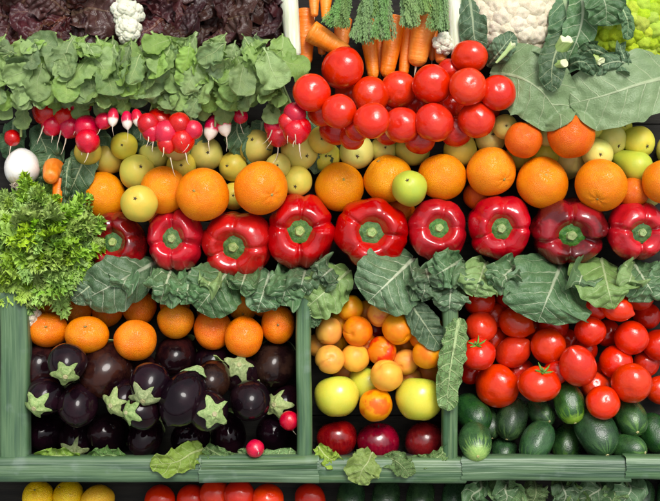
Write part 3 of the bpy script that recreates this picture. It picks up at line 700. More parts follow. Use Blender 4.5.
# ------------------------------------------------------------------ lower crates
LO, MI, RI = [], [], []
def mandarin(px, py, rx, ry=None, d=None, label=None):
    return fruit('mandarin', R.choice(MANDARIN), MT['mandarin'], px, py, rx, ry, d or jit(.6, R.choice((-1, 1))), LO, label or 'mandarin sitting directly against the aubergines in the crate', 'mandarin', 'mandarins above the aubergines', parts=[('stem_button', R.choice(BUTTON), MT['button'], I4, ())], fac=.92)
AX = []
def aub(px, py, rx, tx=None, ty=None, ry=None, cap=False, brown=False, label=None):
    ry = ry or rx; rm = (rx + ry) / 2
    if not cap:                                       # blossom tip towards the viewer, leaning to (tx, ty)
        dx, dy = (tx - px) / rm * .85, -(ty - py) / rm * .85; dz = math.sqrt(max(.15, 1 - dx * dx - dy * dy)); ax = -Vector((dx, dy, dz)).normalized()
        lb = label or ('brownish aubergine just below the mandarins' if py < 375 else 'glossy black aubergine in the bottom row above the front edge' if py > 428 else 'glossy black aubergine with its blunt tip facing out mid crate')
    else:
        dx, dy = tx, ty; ax = Vector((dx, dy, 1.)).normalized(); lb = label or 'black aubergine with its pale green spiky calyx facing out'
    k = R.randrange(5)
    fruit('aubergine', R.choice(AUB), MT['aubergine_brown' if brown else 'aubergine'], px - (ax.x * rm * .9 if cap else 0), py + (ax.y * rm * .9 if cap else 0), rx, ry, ax, LO, lb, 'aubergine', 'aubergines in the crate',
          parts=[('calyx', ACAP[k], MT['aub_cap'], I4, (('stem', ASTUB, MT['aub_stub'], I4),))], comp=((0, .98), (.7, .7)) if not cap else ((0, .98), (-.7, .7)), fac=.86, cap=.16, lenk=1.0 if not cap else .8)
for a in [(76, 310, 16), (107.7, 311, 16), (139, 307.5, 17.5, 15), (243, 307, 15), (264, 304, 13), (175, 305, 15), (210, 308, 14), (45, 308, 16)]: mandarin(*a[:3], label='mandarin tucked under the cabbage leaves behind the front mandarins')
for a in [(140, 372, 20, 142, 380), (214, 362, 20, 206, 372), (150, 412, 20, 150, 420), (60, 385, 18, 55, 395)]: aub(*a, brown=(a[0] == 140))
for a in [(40, 367, 22, 34, 388), (106, 371, 26, 92, 389), (176, 356, 21, 172, 366), (274, 364, 23, 268, 378)]: aub(*a, brown=True)
for a in [(47.5, 329.5, 21, 17.5), (175.6, 320.5, 19, 18), (212.7, 329.5, 19, 21), (278, 324, 17, 20), (87, 334.7, 22.3, 19), (135.5, 340, 22, 20.5), (243.8, 336.5, 19.4, 21)]: mandarin(*a)
for a in [(69, 371, 20, .1, -.55, 'aubergine with pale calyx just under the mandarins near the crate corner'), (41, 403, 20, -.35, -.45, 'aubergine with pale calyx against the upright leek leaf on the crate side'), (118, 402, 20, -.6, -.2, 'aubergine whose pale calyx touches the other two of a crowded three'),
          (240, 366, 20, .1, .45, 'aubergine with pale calyx directly below a mandarin')]: aub(*a[:5], cap=True, label=a[5])
for a in [(212, 380, 19, 207, 390), (78, 405, 20.5, 79, 420), (250, 400, 21, 252, 407), (182, 400, 23.5, 169, 424), (45, 432, 18, 34, 437), (108, 433, 20, 96, 432), (190, 438, 18.5, 180, 441), (274, 432, 18.5, 274, 431), (145, 438, 17, 137.5, 453), (229, 436, 17, 229, 454, 19)]: aub(*a, brown=a[0] in (212,))
for a in [(147, 394, 21, -.2, -.75, 'aubergine whose upright calyx is the topmost of a crowded three'), (133, 411, 18, -.8, .1, 'aubergine whose calyx is the lowest of a crowded three'), (214, 411, 21, .35, 0, 'aubergine with flat spread calyx beside the longest aubergine'),
          (279, 403, 20, -.6, .1, 'aubergine with pale calyx above the loose radish by the divider'), (77, 448, 18, .1, -.7, 'aubergine with pale calyx resting on leaf scraps at the front edge')]: aub(*a[:5], cap=True, label=a[5])

def apricot(px, py, r, kind='apricot', ry=None):
    return fruit('apricot', R.choice(APRI), MT[kind], px, py, r, ry, jit(.9, R.choice((-.5, .8))), MI, 'small yellow-orange apricot in the narrow crate' if kind == 'apricot' else ('apricot with reddish blush in the narrow crate' if kind == 'apricot_red' else 'dark red plum sunk between the apricots'), 'apricot' if 'apri' in kind else 'plum', 'apricots in the narrow crate' if 'apri' in kind else None, fac=.9, cap=.15)
apricot(376, 330, 13, 'plum_red')
for a in [(331, 305, 13), (401.7, 305, 12), (336, 344, 12), (420, 318, 13), (405, 345, 13), (345, 372, 13), (428, 372, 14), (366, 312, 12), (340, 322, 12), (390, 312, 10), (410, 378, 12), (318, 345, 12), (435, 330, 12)]: apricot(*a)
apricot(379.7, 314, 13, 'apricot_red'); apricot(365, 345, 13, 'apricot_red')
for a in [(350, 308, 13.5), (329, 331, 14), (422.5, 337, 13.5), (405.6, 362, 13.5), (355, 358, 14.5), (398, 329, 16), (330, 359.4, 15), (357.6, 331, 15.5)]: apricot(*a)
apricot(382, 351, 15, 'apricot_red'); apricot(427.7, 354, 15.5)
GA = 'yellow apples below the apricots'
AST = lambda: ('stem', ASTEM, MT['brown'], I4, ())
fruit('apple', APPLE[0], MT['apple_yellow'], 368, 384, 20, None, (.2, .9, .1), MI, 'yellow-green apple wedged behind the two larger apples', 'apple', GA, [AST()], cap=.14, fac=.9)
fruit('apple', APPLE[1], MT['apple_yellow'], 337, 396.5, 22.5, None, (-.1, 1, -.2), MI, 'large yellow apple against the leek divider beside the aubergines', 'apple', GA, [AST()], cap=.15, fac=.9)
fruit('apple', APPLE[2], MT['apple_yellow'], 419.5, 399, 24, None, (.1, 1, -.1), MI, 'large yellow apple under the hanging savoy leaf', 'apple', GA, [AST()], cap=.15, fac=.9)
apricot(386.7, 375.5, 16.5, 'apricot'); 
fruit('apricot', APRI[1], MT['apricot_red'], 375.8, 405, 17, None, (.3, .8, .5), MI, 'big creased apricot resting between two yellow apples', 'apricot', 'apricots in the narrow crate', cap=.17, fac=.9)
for (x, y, r, lb, d) in [(337, 439, 20.3, 'dark red apple nearest the aubergine crate', (-.2, 1, -.1)), (425, 440.5, 20.5, 'dark red apple beside the cucumber crate', (.2, -1, .4)), (378.4, 442.6, 21.3, 'dark red apple in the middle of its row of three', (0, 1, .15))]:
    fruit('apple', R.choice(APPLE), MT['apple_red'], x, y, r, None, d, MI, lb, 'apple', 'dark red apples', [AST()], cap=.13, fac=.9)

def cuc(px, py, rx, ry, tx, ty, pale=False, label=None):
    rm = rx * 1.0; ex = max(ry / rx, 1.)                 # leaning: the tip shows at (tx, ty)
    dx, dy = (tx - px) / rx, -(ty - py) / rx; l = math.hypot(dx, dy); k = min(.90, max(.5, (l / 1.15))) / max(l, 1e-3); dx *= k; dy *= k
    ax = -Vector((dx, dy, math.sqrt(1 - dx * dx - dy * dy)))
    cx, cy = px, py + (ry - rx) * .3
    fruit('cucumber', R.choice(CUC), MT['cucumber_pale' if pale else 'cucumber'], cx, cy, rm, None, ax, RI, label or 'dark green cucumber lying end-on below the tomatoes', 'cucumber', 'cucumbers below the tomatoes',
          parts=[('blossom_scar', CSCAR, MT['cuc_scar'], Matrix.Rotation(PI, 4, 'X'), ())], comp=((0, 1.), (.8, .98), (1.4, .8)), fac=.84, cap=.115, floor=-.001)
for a in [(490, 425, 12, 14, 491, 436), (542, 414, 13, 13, 545, 417), (620, 434, 13, 14, 620, 445), (656, 436, 15, 17, 660, 450), (504, 453, 13, 12, 503, 456), (631, 449, 14, 13, 642, 451), (474, 415.5, 17, 19, 482, 425),
          (511, 420.5, 15.5, 22, 505, 438), (631.5, 419, 16, 18, 634, 429), (535.4, 444, 16, 20, 526, 459), (566.6, 445, 15.5, 20, 561, 459), (597.7, 435, 20, 21, 604, 452)]: cuc(*a)
cuc(475.5, 444, 16.5, 16, 476, 451, True, 'cucumber with bright streaked end beside the leek divider')
cuc(570, 405, 15.2, 19, 574, 422, True, 'cucumber with pale green tip lying above the other cucumbers')
G2 = 'tomatoes in the crate above the cucumbers'; L2 = 'round red tomato in the crate above the cucumbers'
def tom(x, y, r, ry=None, d=None, cal=False, kind='tomato', lb=L2, me=None, comp=((0, .97),)): return tomato(x, y, r, lb, G2, RI, ry=ry, d=d, cal=cal, kind=kind, me=me, fac=.90, cap=.155, comp=comp)
for a in [(510, 298, 14.5), (567, 340, 11), (607, 333, 13), (555, 303, 13), (647, 316, 13), (495, 340, 13), (534, 330, 12), (585, 350, 12), (605, 372, 12), (646, 364, 13), (556, 372, 12), (470, 372, 12), (658, 345, 15), (575, 303, 13), (495, 315, 12), (660, 390, 14), (520, 372, 14)]: tom(*a, kind='tomato_dark', lb='deep red tomato half buried between the others above the cucumbers')
for a in [(479.6, 301, 15), (553.6, 325, 14.5), (595, 306, 14), (639, 296, 14), (595, 386, 14)]: tom(*a)
tom(481, 327, 15.5); tom(590, 331, 15)
LP = 'oval plum tomato with pointed tip in the crate above the cucumbers'
PC = ((0, .97), (.4, .8), (-.4, .8))
def plum(x, y, r, d): tom(x, y, r, d=d, lb=LP, me=R.choice(PLUMT), comp=PC)
plum(617, 308, 12.5, (-.9, .35, -.25)); plum(516, 323, 14, (-.9, .4, -.2)); plum(513, 351.6, 15, (-.6, -.5, -.5))
tom(616, 362, 16); tom(631.5, 338, 16.6); tom(548, 346, 17.2)
tom(478, 354, 17, cal=True, d=(-.15, .75, .62), lb='tomato with green calyx on top beside the hanging savoy leaf')
plum(578, 366, 17.5, (.35, -.7, -.5))
tom(631.5, 383, 19.6)
tom(539, 384, 21, ry=19, cal=True, d=(.2, .85, .45), lb='wide tomato with curly green stem above the small cucumber')
tom(497, 386, 21.5, lb='large orange-red tomato beside the tomato with curly stem')
tom(603, 402.4, 16.5, lb='small round tomato lying lowest, among the cucumbers')
print('N', {k: (min(v), max(v)) for k, v in NLOG.items()})

# ------------------------------------------------------------------ leek leaves wrapped over the crate edges
def leek_strip(p0, p1, wpx, n, label, seed, fold=.02, bow=.0015, taper=0., lift=0.):
    A, B = pix(*p0, n), pix(*p1, n); T = (B - A).normalized(); L = (B - A).length; X = T.cross(Vector((0, 0, 1))).normalized(); w2 = wpx * S / 2
    V, F, UV = [], [], []; ns = max(10, int(L / .006)); nt = 14
    for i in range(ns + 1):
        s = i / ns; c = A.lerp(B, s); wv = w2 * (1 - taper * s) * (1 + .03 * nz(s * L * 18 + seed, seed)); cy = .0022 * nz(s * L * 9 + seed * 3, 2.); sh = X * (.003 * nz(s * L * 6 + seed * 5, 7.))
        for j in range(-nt, nt + 1):
            t = j / nt; e = abs(t); rr_ = .007; flat = wv - rr_
            if e < .62: x = flat * t / .62; z = bow * (1 - (e / .62) ** 2)
            elif e < .82: q = (e - .62) / .2 * PI / 2; x = math.copysign(flat + rr_ * math.sin(q), t); z = -rr_ * (1 - math.cos(q))
            else: x = math.copysign(wv + .0006, t); z = -rr_ - (e - .82) / .18 * fold
            z += cy + .0009 * nz(t * 9 + seed, s * L * 14) + .0005 * math.sin(t * 38 + seed) * (e < .8) + lift * math.sin(PI * s)
            d = T * (.004 * nz(t * 4 + seed, 3.) * (i in (0, ns)))
            V.append(tuple(c + X * x + sh + Vector((0, 0, z)) + d - A)); UV.append((t * wv * 1.3 + seed, s * L))
    m = 2 * nt + 1
    for i in range(ns):
        for j in range(m - 1): F.append((i * m + j, (i + 1) * m + j, (i + 1) * m + j + 1, i * m + j + 1))
    me = mesh_from('leek_leaf', V, F, UV); o = link('leek_leaf', me, MT['leek'], None, Matrix.Translation(A)); return tag(o, label, 'leek leaf', 'leek leaves over the crate edges')
leek_strip((12, 292), (14, 472), 28, RAILN, 'long leek leaf wrapped upright over the aubergine crate side', 1)
leek_strip((303.5, 296), (304.5, 461), 14.5, RAILN - .001, 'upright leek leaf on the divider between aubergines and apricots', 2)
leek_strip((450.5, 296), (451, 463), 15, RAILN - .001, 'upright leek leaf on the divider between apricots and cucumbers', 3)
leek_strip((-30, 470), (203, 470), 25, RAILN + .004, 'leek leaf along the front edge below the aubergines by the crate corner', 4)
leek_strip((199, 470), (319, 470), 27, RAILN + .008, 'folded leek leaf on the front edge below the loose radishes', 5)
leek_strip((201, 464.5), (317, 463.5), 13, RAILN + .0115, 'narrow pale leek leaf folded over the front edge below the loose radishes', 6)
leek_strip((313, 471), (466, 471), 25, RAILN + .004, 'leek leaf on the front edge below the dark red apples', 7)
leek_strip((462, 469.5), (632, 469.5), 24, RAILN + .007, 'leek leaf on the front edge below the cucumbers', 8)
leek_strip((626, 468), (700, 468), 23, RAILN + .011, 'short leek leaf end overlapping the edge below the cucumbers', 9)

# ------------------------------------------------------------------ cabbage leaves draped over the ledge
def cab(b, t, wpx, mat, label, lift=0., ruf=.010, jag=.22, seed=0, puck=.004, cup=-.15, pq=(.42, .35), nn=(.045, .100, .124, .112), group='cabbage leaves over the ledge', rf=5., bend=0., **kw):
    pts = []
    for i, n in enumerate(nn):
        s = i / (len(nn) - 1); x, y = b[0] + (t[0] - b[0]) * s, b[1] + (t[1] - b[1]) * s; x += bend * math.sin(PI * s); y += 4 * (1 - s)
        pts.append(pix(x, y, n + lift * min(1, s * 2)))
    return leaf_thing('cabbage_leaf', pts, wpx * S, MT[mat], label, 'cabbage leaf', group, ns=44, nt=24, ruf=ruf, rf=rf, jag=jag, jf=7., puck=puck, cup=cup, pq=pq, seed=seed, nv=6., a=.75, gap=.005, skip=(tuple(PEPR),), **kw)
cab((108, 268), (72, 300), 16, 'kale', 'dark cabbage leaf edge beside the curly lettuce over the mandarins', 0, seed=21)
cab((158, 257), (84, 300), 27, 'cabbage', 'dark veined cabbage leaf below the maroon pepper by the curly lettuce', .004, ruf=.008, seed=1, cup=-.2)
cab((172, 262), (160, 303), 21, 'cabbage', 'crumpled cabbage leaf below the narrow red pepper', .010, ruf=.026, seed=2, rf=5., jag=.2)
cab((190, 264), (186, 304), 17, 'cabbage', 'tightly ruffled small cabbage leaf beside the flat veined one', .014, ruf=.026, seed=3, rf=5.5, jag=.2)
cab((234, 260), (197, 310), 29, 'cabbage', 'flat cabbage leaf with clear pale veins below the lowest pepper', .010, ruf=.005, seed=4)
cab((270, 268), (257, 312), 20, 'cabbage', 'ruffled cabbage leaf with a torn tip over the mandarins', .006, ruf=.026, seed=5, rf=5., jag=.2)
cab((292, 264), (281, 304), 20, 'cabbage', 'ruffled cabbage leaf at the top of the leek divider', .010, ruf=.026, seed=6, rf=5., jag=.2)
cab((350, 266), (304, 310), 24, 'cabbage_bright', 'bright green cabbage leaf over the end of the leek divider', .006, ruf=.008, seed=7)
cab((335, 262), (318, 280), 16, 'cabbage', 'small folded cabbage leaf under the glossy big pepper', .016, ruf=.02, seed=8, rf=7.)
cab((414, 254), (368, 302), 36, 'cabbage', 'large cabbage leaf with thick white midrib over the apricots', .014, ruf=.006, seed=9, cup=-.1)
cab((432, 268), (421, 300), 17, 'cabbage', 'curled cabbage leaf beside the thick-ribbed one', .010, ruf=.028, seed=10, rf=5.)
cab((452, 270), (449, 312), 19, 'cabbage', 'cabbage leaf hanging over the divider of the tomato crate', .012, ruf=.010, seed=11, rf=7.)
cab((462, 256), (434, 276), 19, 'cabbage', 'pale folded cabbage leaf under the small squat pepper', .022, ruf=.016, seed=12, rf=6.)
cab((486, 258), (474, 296), 21, 'cabbage_bright', 'veined cabbage leaf curling above the tomato crate', .014, ruf=.016, seed=13, rf=6.)
cab((520, 258), (490, 288), 17, 'cabbage', 'narrow cabbage leaf folded at the edge of the broad veined one', .012, ruf=.014, seed=14, rf=6.)
cab((562, 258), (538, 322), 46, 'cabbage', 'broad dark cabbage leaf with white branching veins over the tomatoes', .018, ruf=.010, seed=15, cup=-.12)
cab((601, 254), (613, 309), 35, 'cabbage_bright', 'pointed bright cabbage leaf over the tomatoes beyond the broad one', .022, ruf=.008, seed=16, pq=(.35, .75))
cab((632, 256), (656, 298), 24, 'cabbage', 'cabbage leaf below the last red pepper', .010, ruf=.02, seed=17)
cab((676, 260), (668, 304), 24, 'cabbage', 'cabbage leaf at the far end of the ledge', .010, ruf=.02, seed=18)
for i, (x, y, x2, y2, w_, m_) in enumerate([(128, 270, 122, 288, 14, 'cabbage'), (214, 270, 206, 290, 12, 'cabbage_bright'), (247, 266, 240, 290, 16, 'cabbage'), (306, 264, 300, 290, 16, 'cabbage'), (425, 262, 430, 284, 15, 'cabbage'), (471, 262, 466, 288, 16, 'cabbage'), (503, 264, 508, 284, 14, 'cabbage'), (584, 264, 578, 288, 16, 'cabbage'), (634, 264, 628, 286, 15, 'cabbage_bright'), (180, 276, 176, 296, 13, 'cabbage')]):
    cab((x, y), (x2, y2), w_, m_, 'small curled cabbage leaf between the larger ones on the ledge', .014, ruf=.020, seed=40 + i, rf=3.5, jag=.12, cup=.35, puck=.002)
cab((408, 296), (441, 348), 15, 'kale', 'dark veined leaf hanging down beside the apricots', -.004, ruf=.008, seed=19, nn=(.10, .112, .116, .112), group=None)
cab((310, 312), (318, 326), 7, 'cabbage', 'tiny grey-green leaf by the divider and the first apricots', 0, ruf=.004, seed=20, nn=(.10, .11, .114, .11), group=None)
o = leaf_thing('savoy_leaf', P3([(459, 318, .122), (455, 342, .136), (450, 372, .140), (446, 410, .134)]), 13 * S, MT['savoy'], 'narrow crinkled savoy leaf hanging over the divider beside the tomatoes', 'savoy leaf', ns=50, nt=16, ruf=.012, rf=10., jag=.3, jf=12., puck=.005, pq=(.3, .25), seed=5)
# scraps of leaf tucked along the front edge
for (pts, W, mt, lb, sd) in [
        ([(84, 461, .105), (66, 456, .118), (50, 456, .116), (36, 458, .10)], 8, 'lettuce', 'thin ruffled lettuce scrap under the corner aubergine', 1),
        ([(128, 460, .105), (112, 455, .118), (100, 456, .116), (86, 459, .105)], 8, 'savoy', 'green leaf scrap under the aubergines beside a pale calyx', 2),
        ([(204, 449, .115), (192, 453, .130), (176, 462, .140), (150, 465, .136)], 13, 'lettuce', 'pale yellow-green lettuce leaf lying over the front edge', 3),
        ([(206, 447, .11), (216, 453, .124), (228, 459, .128), (240, 461, .115)], 8, 'savoy', 'curled green leaf scrap beside the pale lettuce leaf', 4),
        ([(238, 452, .108), (252, 457, .122), (268, 459, .122), (296, 452, .110)], 9, 'savoy', 'ruffled leaf scrap under the loose radish', 5),
        ([(318, 446, .11), (325, 455, .126), (332, 460, .130), (340, 463, .118)], 9, 'lettuce', 'small green leaf at the foot of the divider by the red apple', 6),
        ([(372, 452, .112), (368, 462, .136), (362, 470, .142), (358, 484, .136)], 17, 'lettuce', 'lettuce leaf hanging over the front edge below the red apples', 7),
        ([(384, 456, .112), (396, 461, .134), (404, 468, .140), (410, 476, .136)], 11, 'savoy', 'smaller green leaf over the front edge below the red apples', 8),
        ([(412, 457, .11), (424, 461, .122), (438, 457, .122), (452, 444, .12)], 7, 'savoy', 'curly leaf edge between the red apple and the divider', 9)]:
    leaf_thing('lettuce_scrap', P3(pts), W * S, MT[mt], lb, 'leaf scrap', 'leaf scraps along the front edge', ns=30, nt=12, ruf=.012, rf=8., jag=.35, jf=9., puck=.003, pq=(.4, .35), seed=sd)

# ------------------------------------------------------------------ radish bunches
RL = [local_leaf('leaf', MT['radish_leaf'], .068, .0245, droop=(.15, .3, .45, .2, .35, .1)[i], seed=i + 1, ns=26, nt=8, ruf=.010, rf=5., jag=.25, jf=8., cup=(.1, -.25, .2, -.1, -.3, .3)[i], puck=.0018, pq=((.55, .42), (.5, .35), (.8, .4), (.6, .3), (.5, .5), (.7, .35))[i], stalk=.12, sw=.09) for i in range(6)]
def root_tail(o, seed, k, ln=1.3):
    link('root', root_mesh('root', (0, 0, -1.0 if ln < 2.5 else -1.7), (0, 0, -1), ln, .075, seed, .16), MT['root'], o)
bunches = [(20, 'radish bunch with the palest leaves at the end by the white onion', [(21, 141, 6.5)], 4), (66, 'bunch of round red radishes hanging by the white onion', [(52, 115, 10.5), (69, 119, 9.5), (84, 107, 9), (54, 126, 9), (70, 127, 9.5), (87, 128, 10.5), (87.5, 141, 10)], 0),
           (122, 'bunch of small radishes with long white tips', [(104, 121, 7), (113, 117, 5, 1), (127, 120, 5, 1), (137.5, 118, 5, 1)], 1), (170, 'bunch of round red radishes above the pears and oranges', [(161, 122, 12), (148, 124, 9), (166, 133, 10.5), (179.5, 124, 9.5), (182, 141, 10.2), (167, 144, 8), (152, 132, 8), (193, 130, 8)], 2),
           (222, 'leafy bunch with two slender pink radishes', [(215, 131, 6.5, 1), (226, 127, 6.5, 1), (243, 120, 6)], 3), (262, 'bunch of round red radishes beside the tomato heap', [(278, 117, 10), (295, 114, 9.5), (275.5, 127, 9), (300, 128, 9), (278, 136, 9.2), (296, 131, 11), (288, 122, 8)], 0)]
RR = random.Random(5); k = 0
for bi, (cx, lb, rads, _) in enumerate(bunches):
    top = pix(cx, 45, .10); e = empty('radish_bunch', top, lb, 'radishes', 'radish bunches'); inv = e.matrix_world.inverted() @ MB
    for q in rads:
        lng = len(q) > 3; x, y, r = q[0], q[1], q[2] * (1.15 if lng else 1.24); d = Vector((RR.uniform(-.35, .35), .85, -.25 if lng else -.45)).normalized()
        p, kk = drop(x, y, r, d, ((0, 1.),), UP, fac=.88, cap=.15); p.z = max(p.z, .075)
        o = link('radish', RADL[k % 2] if lng else RAD[k % 3], None, e, inv @ Matrix.Translation(p) @ orient(d) @ Matrix.Scale(r * kk, 4))
        if not o.data.materials: o.data.materials.append(MT['radish'])
        o.material_slots[0].link = 'OBJECT'; o.material_slots[0].material = MT['radish_tip' if lng else 'radish']; root_tail(o, k, 0, 2.6 if lng else RR.uniform(1.2, 2.6)); k += 1
    for row in range(6):
        for c in range(6 if row < 5 else 5):
            x = cx + (c - 2.5) * 9. + RR.uniform(-7, 7); y = 37 + row * 10.5 + RR.uniform(-6, 6)
            if cx > 250: x = min(x, 287 - RR.uniform(0, 8))
            th = -PI / 2 + RR.gauss(0, .75) - (.5 if x > 268 else 0); n = .094 + .006 * max(0, 4 - row) + RR.uniform(0, .034) - .02 * (row == 0)
            al = Vector((math.cos(th), math.sin(th), RR.uniform(-.1, .8))); fc = Vector((RR.gauss(0, .6), RR.gauss(.3, .55), 1))
            link('leaf', RL[RR.randrange(6)], None, e, inv @ frame(pix(x, y, n), al, fc, RR.uniform(.6, 1.05) * (1, 1, .95, .85, .75, .62)[row]))
    for c in range(2):                                # a few leaves hang lower between the radishes
        x = cx + RR.uniform(-22, 22); th = -PI / 2 + RR.gauss(0, .3); link('leaf', RL[RR.randrange(6)], None, e, inv @ frame(pix(min(x, 280), 92 + RR.uniform(-4, 8), .095), Vector((math.cos(th), math.sin(th), .1)), Vector((RR.gauss(0, .4), .2, 1)), RR.uniform(.5, .75)))
    V, F = [], []                                      # stalks gathered under the leaves
    for q in rads:
        tube_geo([pix(q[0], q[1] - 4, .085), pix(q[0] * .6 + cx * .4, 90, .09), pix(q[0] * .3 + cx * .7, 60, .085)], [.002, .0022, .0025], 6, V, F)
    link('stalks', mesh_from('stalks', V, F), MT['stalk'], e, inv)
for i, (x, y) in enumerate([(14, 118), (44, 122), (96, 120), (140, 112), (196, 118), (240, 116), (262, 122), (308, 104), (322, 128)]):
    leaf_thing('radish_leaf', P3([(x, y, .02), (x + RR.uniform(-4, 4), y + 14, .045), (x + RR.uniform(-6, 6), y + 28, .05), (x + RR.uniform(-8, 8), y + 42, .03)]), 15 * S, MT['kale'], 'dark green leaf hanging behind the radishes', 'leaf', 'dark leaves behind the radishes', ns=26, nt=10, ruf=.012, rf=5., jag=.2, puck=.003, seed=90 + i, lie=False)
# two loose radishes on the aubergines
for (x, y, r, lb, d) in [(289, 420.5, 9.8, 'loose red radish lying against the leek divider', (-.3, .9, .3)), (255, 448.5, 9.2, 'loose red radish on a leaf scrap at the front edge', (-.4, .2, -.9))]:
    o = fruit('radish', RAD[1], MT['radish'], x, y, r, None, d, LO, lb, 'radish', 'loose radishes on the aubergines', fac=.9, cap=.15, floor=.118 if x < 270 else .09); root_tail(o, int(x), 0, .9)

# ------------------------------------------------------------------ red lettuces
LL = [local_leaf('leaf', MT['lettuce_red'], .085, .042, droop=(.1, .35, .55, .2)[i], seed=20 + i, ns=44, nt=14, ruf=.026, rf=4.2, jag=.15, jf=10., cup=(.2, -.2, .1, -.3)[i], puck=.004, pq=(.6, .25), sw=.25) for i in range(4)]
for (cx, cy, lb, rk) in [(14, 18, 'dark red lettuce head at the end above the palest radish leaves', 1.0), (70, 14, 'dark red lettuce head beside the small white cauliflower piece', 1.05), (113, 36, 'small dark red lettuce tucked below the small white cauliflower piece', .6), (168, 16, 'wide dark red lettuce head just right of the small cauliflower piece', 1.05), (212, 20, 'glossy maroon lettuce head between two other red heads', 1.0), (247, 12, 'dark red lettuce head beside the white leek', .8)]:
    e = empty('red_lettuce', pix(cx, cy, .02), lb, 'lettuce', 'red lettuces along the top'); inv = e.matrix_world.inverted() @ MB
    for i in range(20):
        s = i / 20; th = i * 2.39996 + cx; up = .15 + 1.25 * s; rr_ = (1 - s) * 10
        al = Vector((math.cos(th), math.sin(th), up)); fc = Vector((-math.cos(th) * .5 + RR.uniform(-.4, .4), -math.sin(th) * .5 + RR.uniform(-.2, .5), 1.))
        link('leaf', LL[i % 4], None, e, inv @ frame(pix(cx + math.cos(th) * rr_, cy - math.sin(th) * rr_, .025 + .02 * s), al, fc, rk * RR.uniform(.7, 1.05)))

# ------------------------------------------------------------------ curly lettuce
def frond(seed):
    rr = random.Random(seed); V, F = [], []; n = 8; L = 1.
    C = [Vector((.08 * math.sin(i * .8 + seed), L * i / n, .10 * math.sin(i * .55 + seed) - .25 * (i / n) ** 2)) for i in range(n + 1)]
    for i in range(n): 
        b = len(V); w_ = .035 * (1 - i / n) + .012
        for p, ww in ((C[i], w_), (C[i + 1], w_ * .85)): V += [tuple(p + Vector((-ww, 0, 0))), tuple(p + Vector((0, 0, .012))), tuple(p + Vector((ww, 0, 0)))]
        F += [(b, b + 1, b + 4, b + 3), (b + 1, b + 2, b + 5, b + 4)]
    for i in range(1, n + 1):
        for sd in ((-1, 1) if i < n else (-1, 1, 0)):
            base = C[i]; ln = (.20 + .20 * math.sin(PI * min(1, (i + 1) / (n + 1)))) * rr.uniform(.75, 1.2); q0 = (0 if sd > 0 else PI) + (-sd if sd else 0) * 0 + (rr.uniform(.2, .7) * (1 if sd > 0 else -1))
            if sd == 0: q0 = PI / 2
            b = len(V); V.append(tuple(base)); m = 9; ph = rr.uniform(0, 6)
            for ring, fr in ((0, .5), (1, 1.)):
                for j in range(m):
                    a_ = q0 + (j / (m - 1) - .5) * 1.75; rl = ln * fr * ((1.12 if j % 2 == 0 else .70) if ring else 1.)
                    z = (math.sin(j * 1.9 + ph) * .11 + rr.uniform(-.05, .05)) * fr * fr + rr.uniform(.0, .06)
                    V.append(tuple(base + Vector((math.cos(a_) * rl, math.sin(a_) * rl, z))))
            for j in range(m - 1): F += [(b, b + 1 + j, b + 2 + j), (b + 1 + j, b + 1 + m + j, b + 2 + m + j, b + 2 + j)]
    me = mesh_from('leaf', V, F); me.materials.append(MT['frisee']); return me
FR = [frond(i) for i in range(5)]
e = empty('curly_lettuce', pix(50, 250, .02), 'bright green curly lettuce head with finely cut frilly leaves', 'lettuce'); inv = e.matrix_world.inverted() @ MB
for i in range(210):
    s = math.sqrt((i + .5) / 210); th = i * 2.39996; x = 38 + math.cos(th) * s * 46; y = 258 - math.sin(th) * s * 56
    if y < 222 and x > 48: continue
    if y > 292 and (x > 60 or x < 12): continue
    if y > 284 or (y > 268 and (x > 66 or x < 10)): continue
    if x > 76 and y < 236: continue
    n = .040 + .075 * math.sqrt(max(0, 1 - s * s)) + RR.uniform(-.01, .012) + max(0, y - 275) * .0016
    al = Vector((math.cos(th) * s + RR.gauss(0, .55), math.sin(th) * s - .2 + RR.gauss(0, .55), RR.uniform(.05, .9))); fc = Vector((RR.uniform(-.6, .6), RR.uniform(-.2, .8), 1))
    link('leaf', FR[i % 5], None, e, inv @ frame(pix(x, y, n), al, fc, RR.uniform(.036, .056)))

# ------------------------------------------------------------------ feathery carrot tops
def feather(seed, w_=.35):
    rr = random.Random(seed); V, F = [], []
    for st_ in range(5):
        q = (st_ - 2) * w_ * .28; pts = [Vector((q * (i / 10) * 1.4 + .03 * math.sin(i + seed + st_), i / 10, .16 * math.sin(i * .28 + st_) + .03 * st_)) for i in range(11)]
        tube_geo(pts, [.012 * (1 - .07 * i) for i in range(11)], 4, V, F)
        for i in range(2, 11):
            for sd in (-1, 1):
                for f in range(3):
                    p = pts[i] + Vector((0, -.03 * f, 0)); ang = PI / 2 - sd * (.5 + .25 * f + rr.uniform(-.2, .2)); ln = rr.uniform(.12, .22) * (1 - .3 * i / 10)
                    dv = Vector((math.cos(ang), math.sin(ang), rr.uniform(-.3, .8))).normalized()
                    for m_ in range(4):
                        c = p + dv * ln * (m_ + 1) / 4
                        for s2 in (-1, 0, 1):
                            a2 = ang + s2 * .75; dd = Vector((math.cos(a2), math.sin(a2), rr.uniform(-.3, .6))); l2 = .055 * (1 - m_ * .1); nn = Vector((-dd.y, dd.x, 0)).normalized() * .0095
                            b = len(V); V += [tuple(c), tuple(c + dd * l2 * .5 + nn), tuple(c + dd * l2), tuple(c + dd * l2 * .5 - nn)]; F.append((b, b + 1, b + 2, b + 3))
    me = mesh_from('foliage', V, F); me.materials.append(MT['feather']); return me
FE = [feather(i) for i in range(3)]
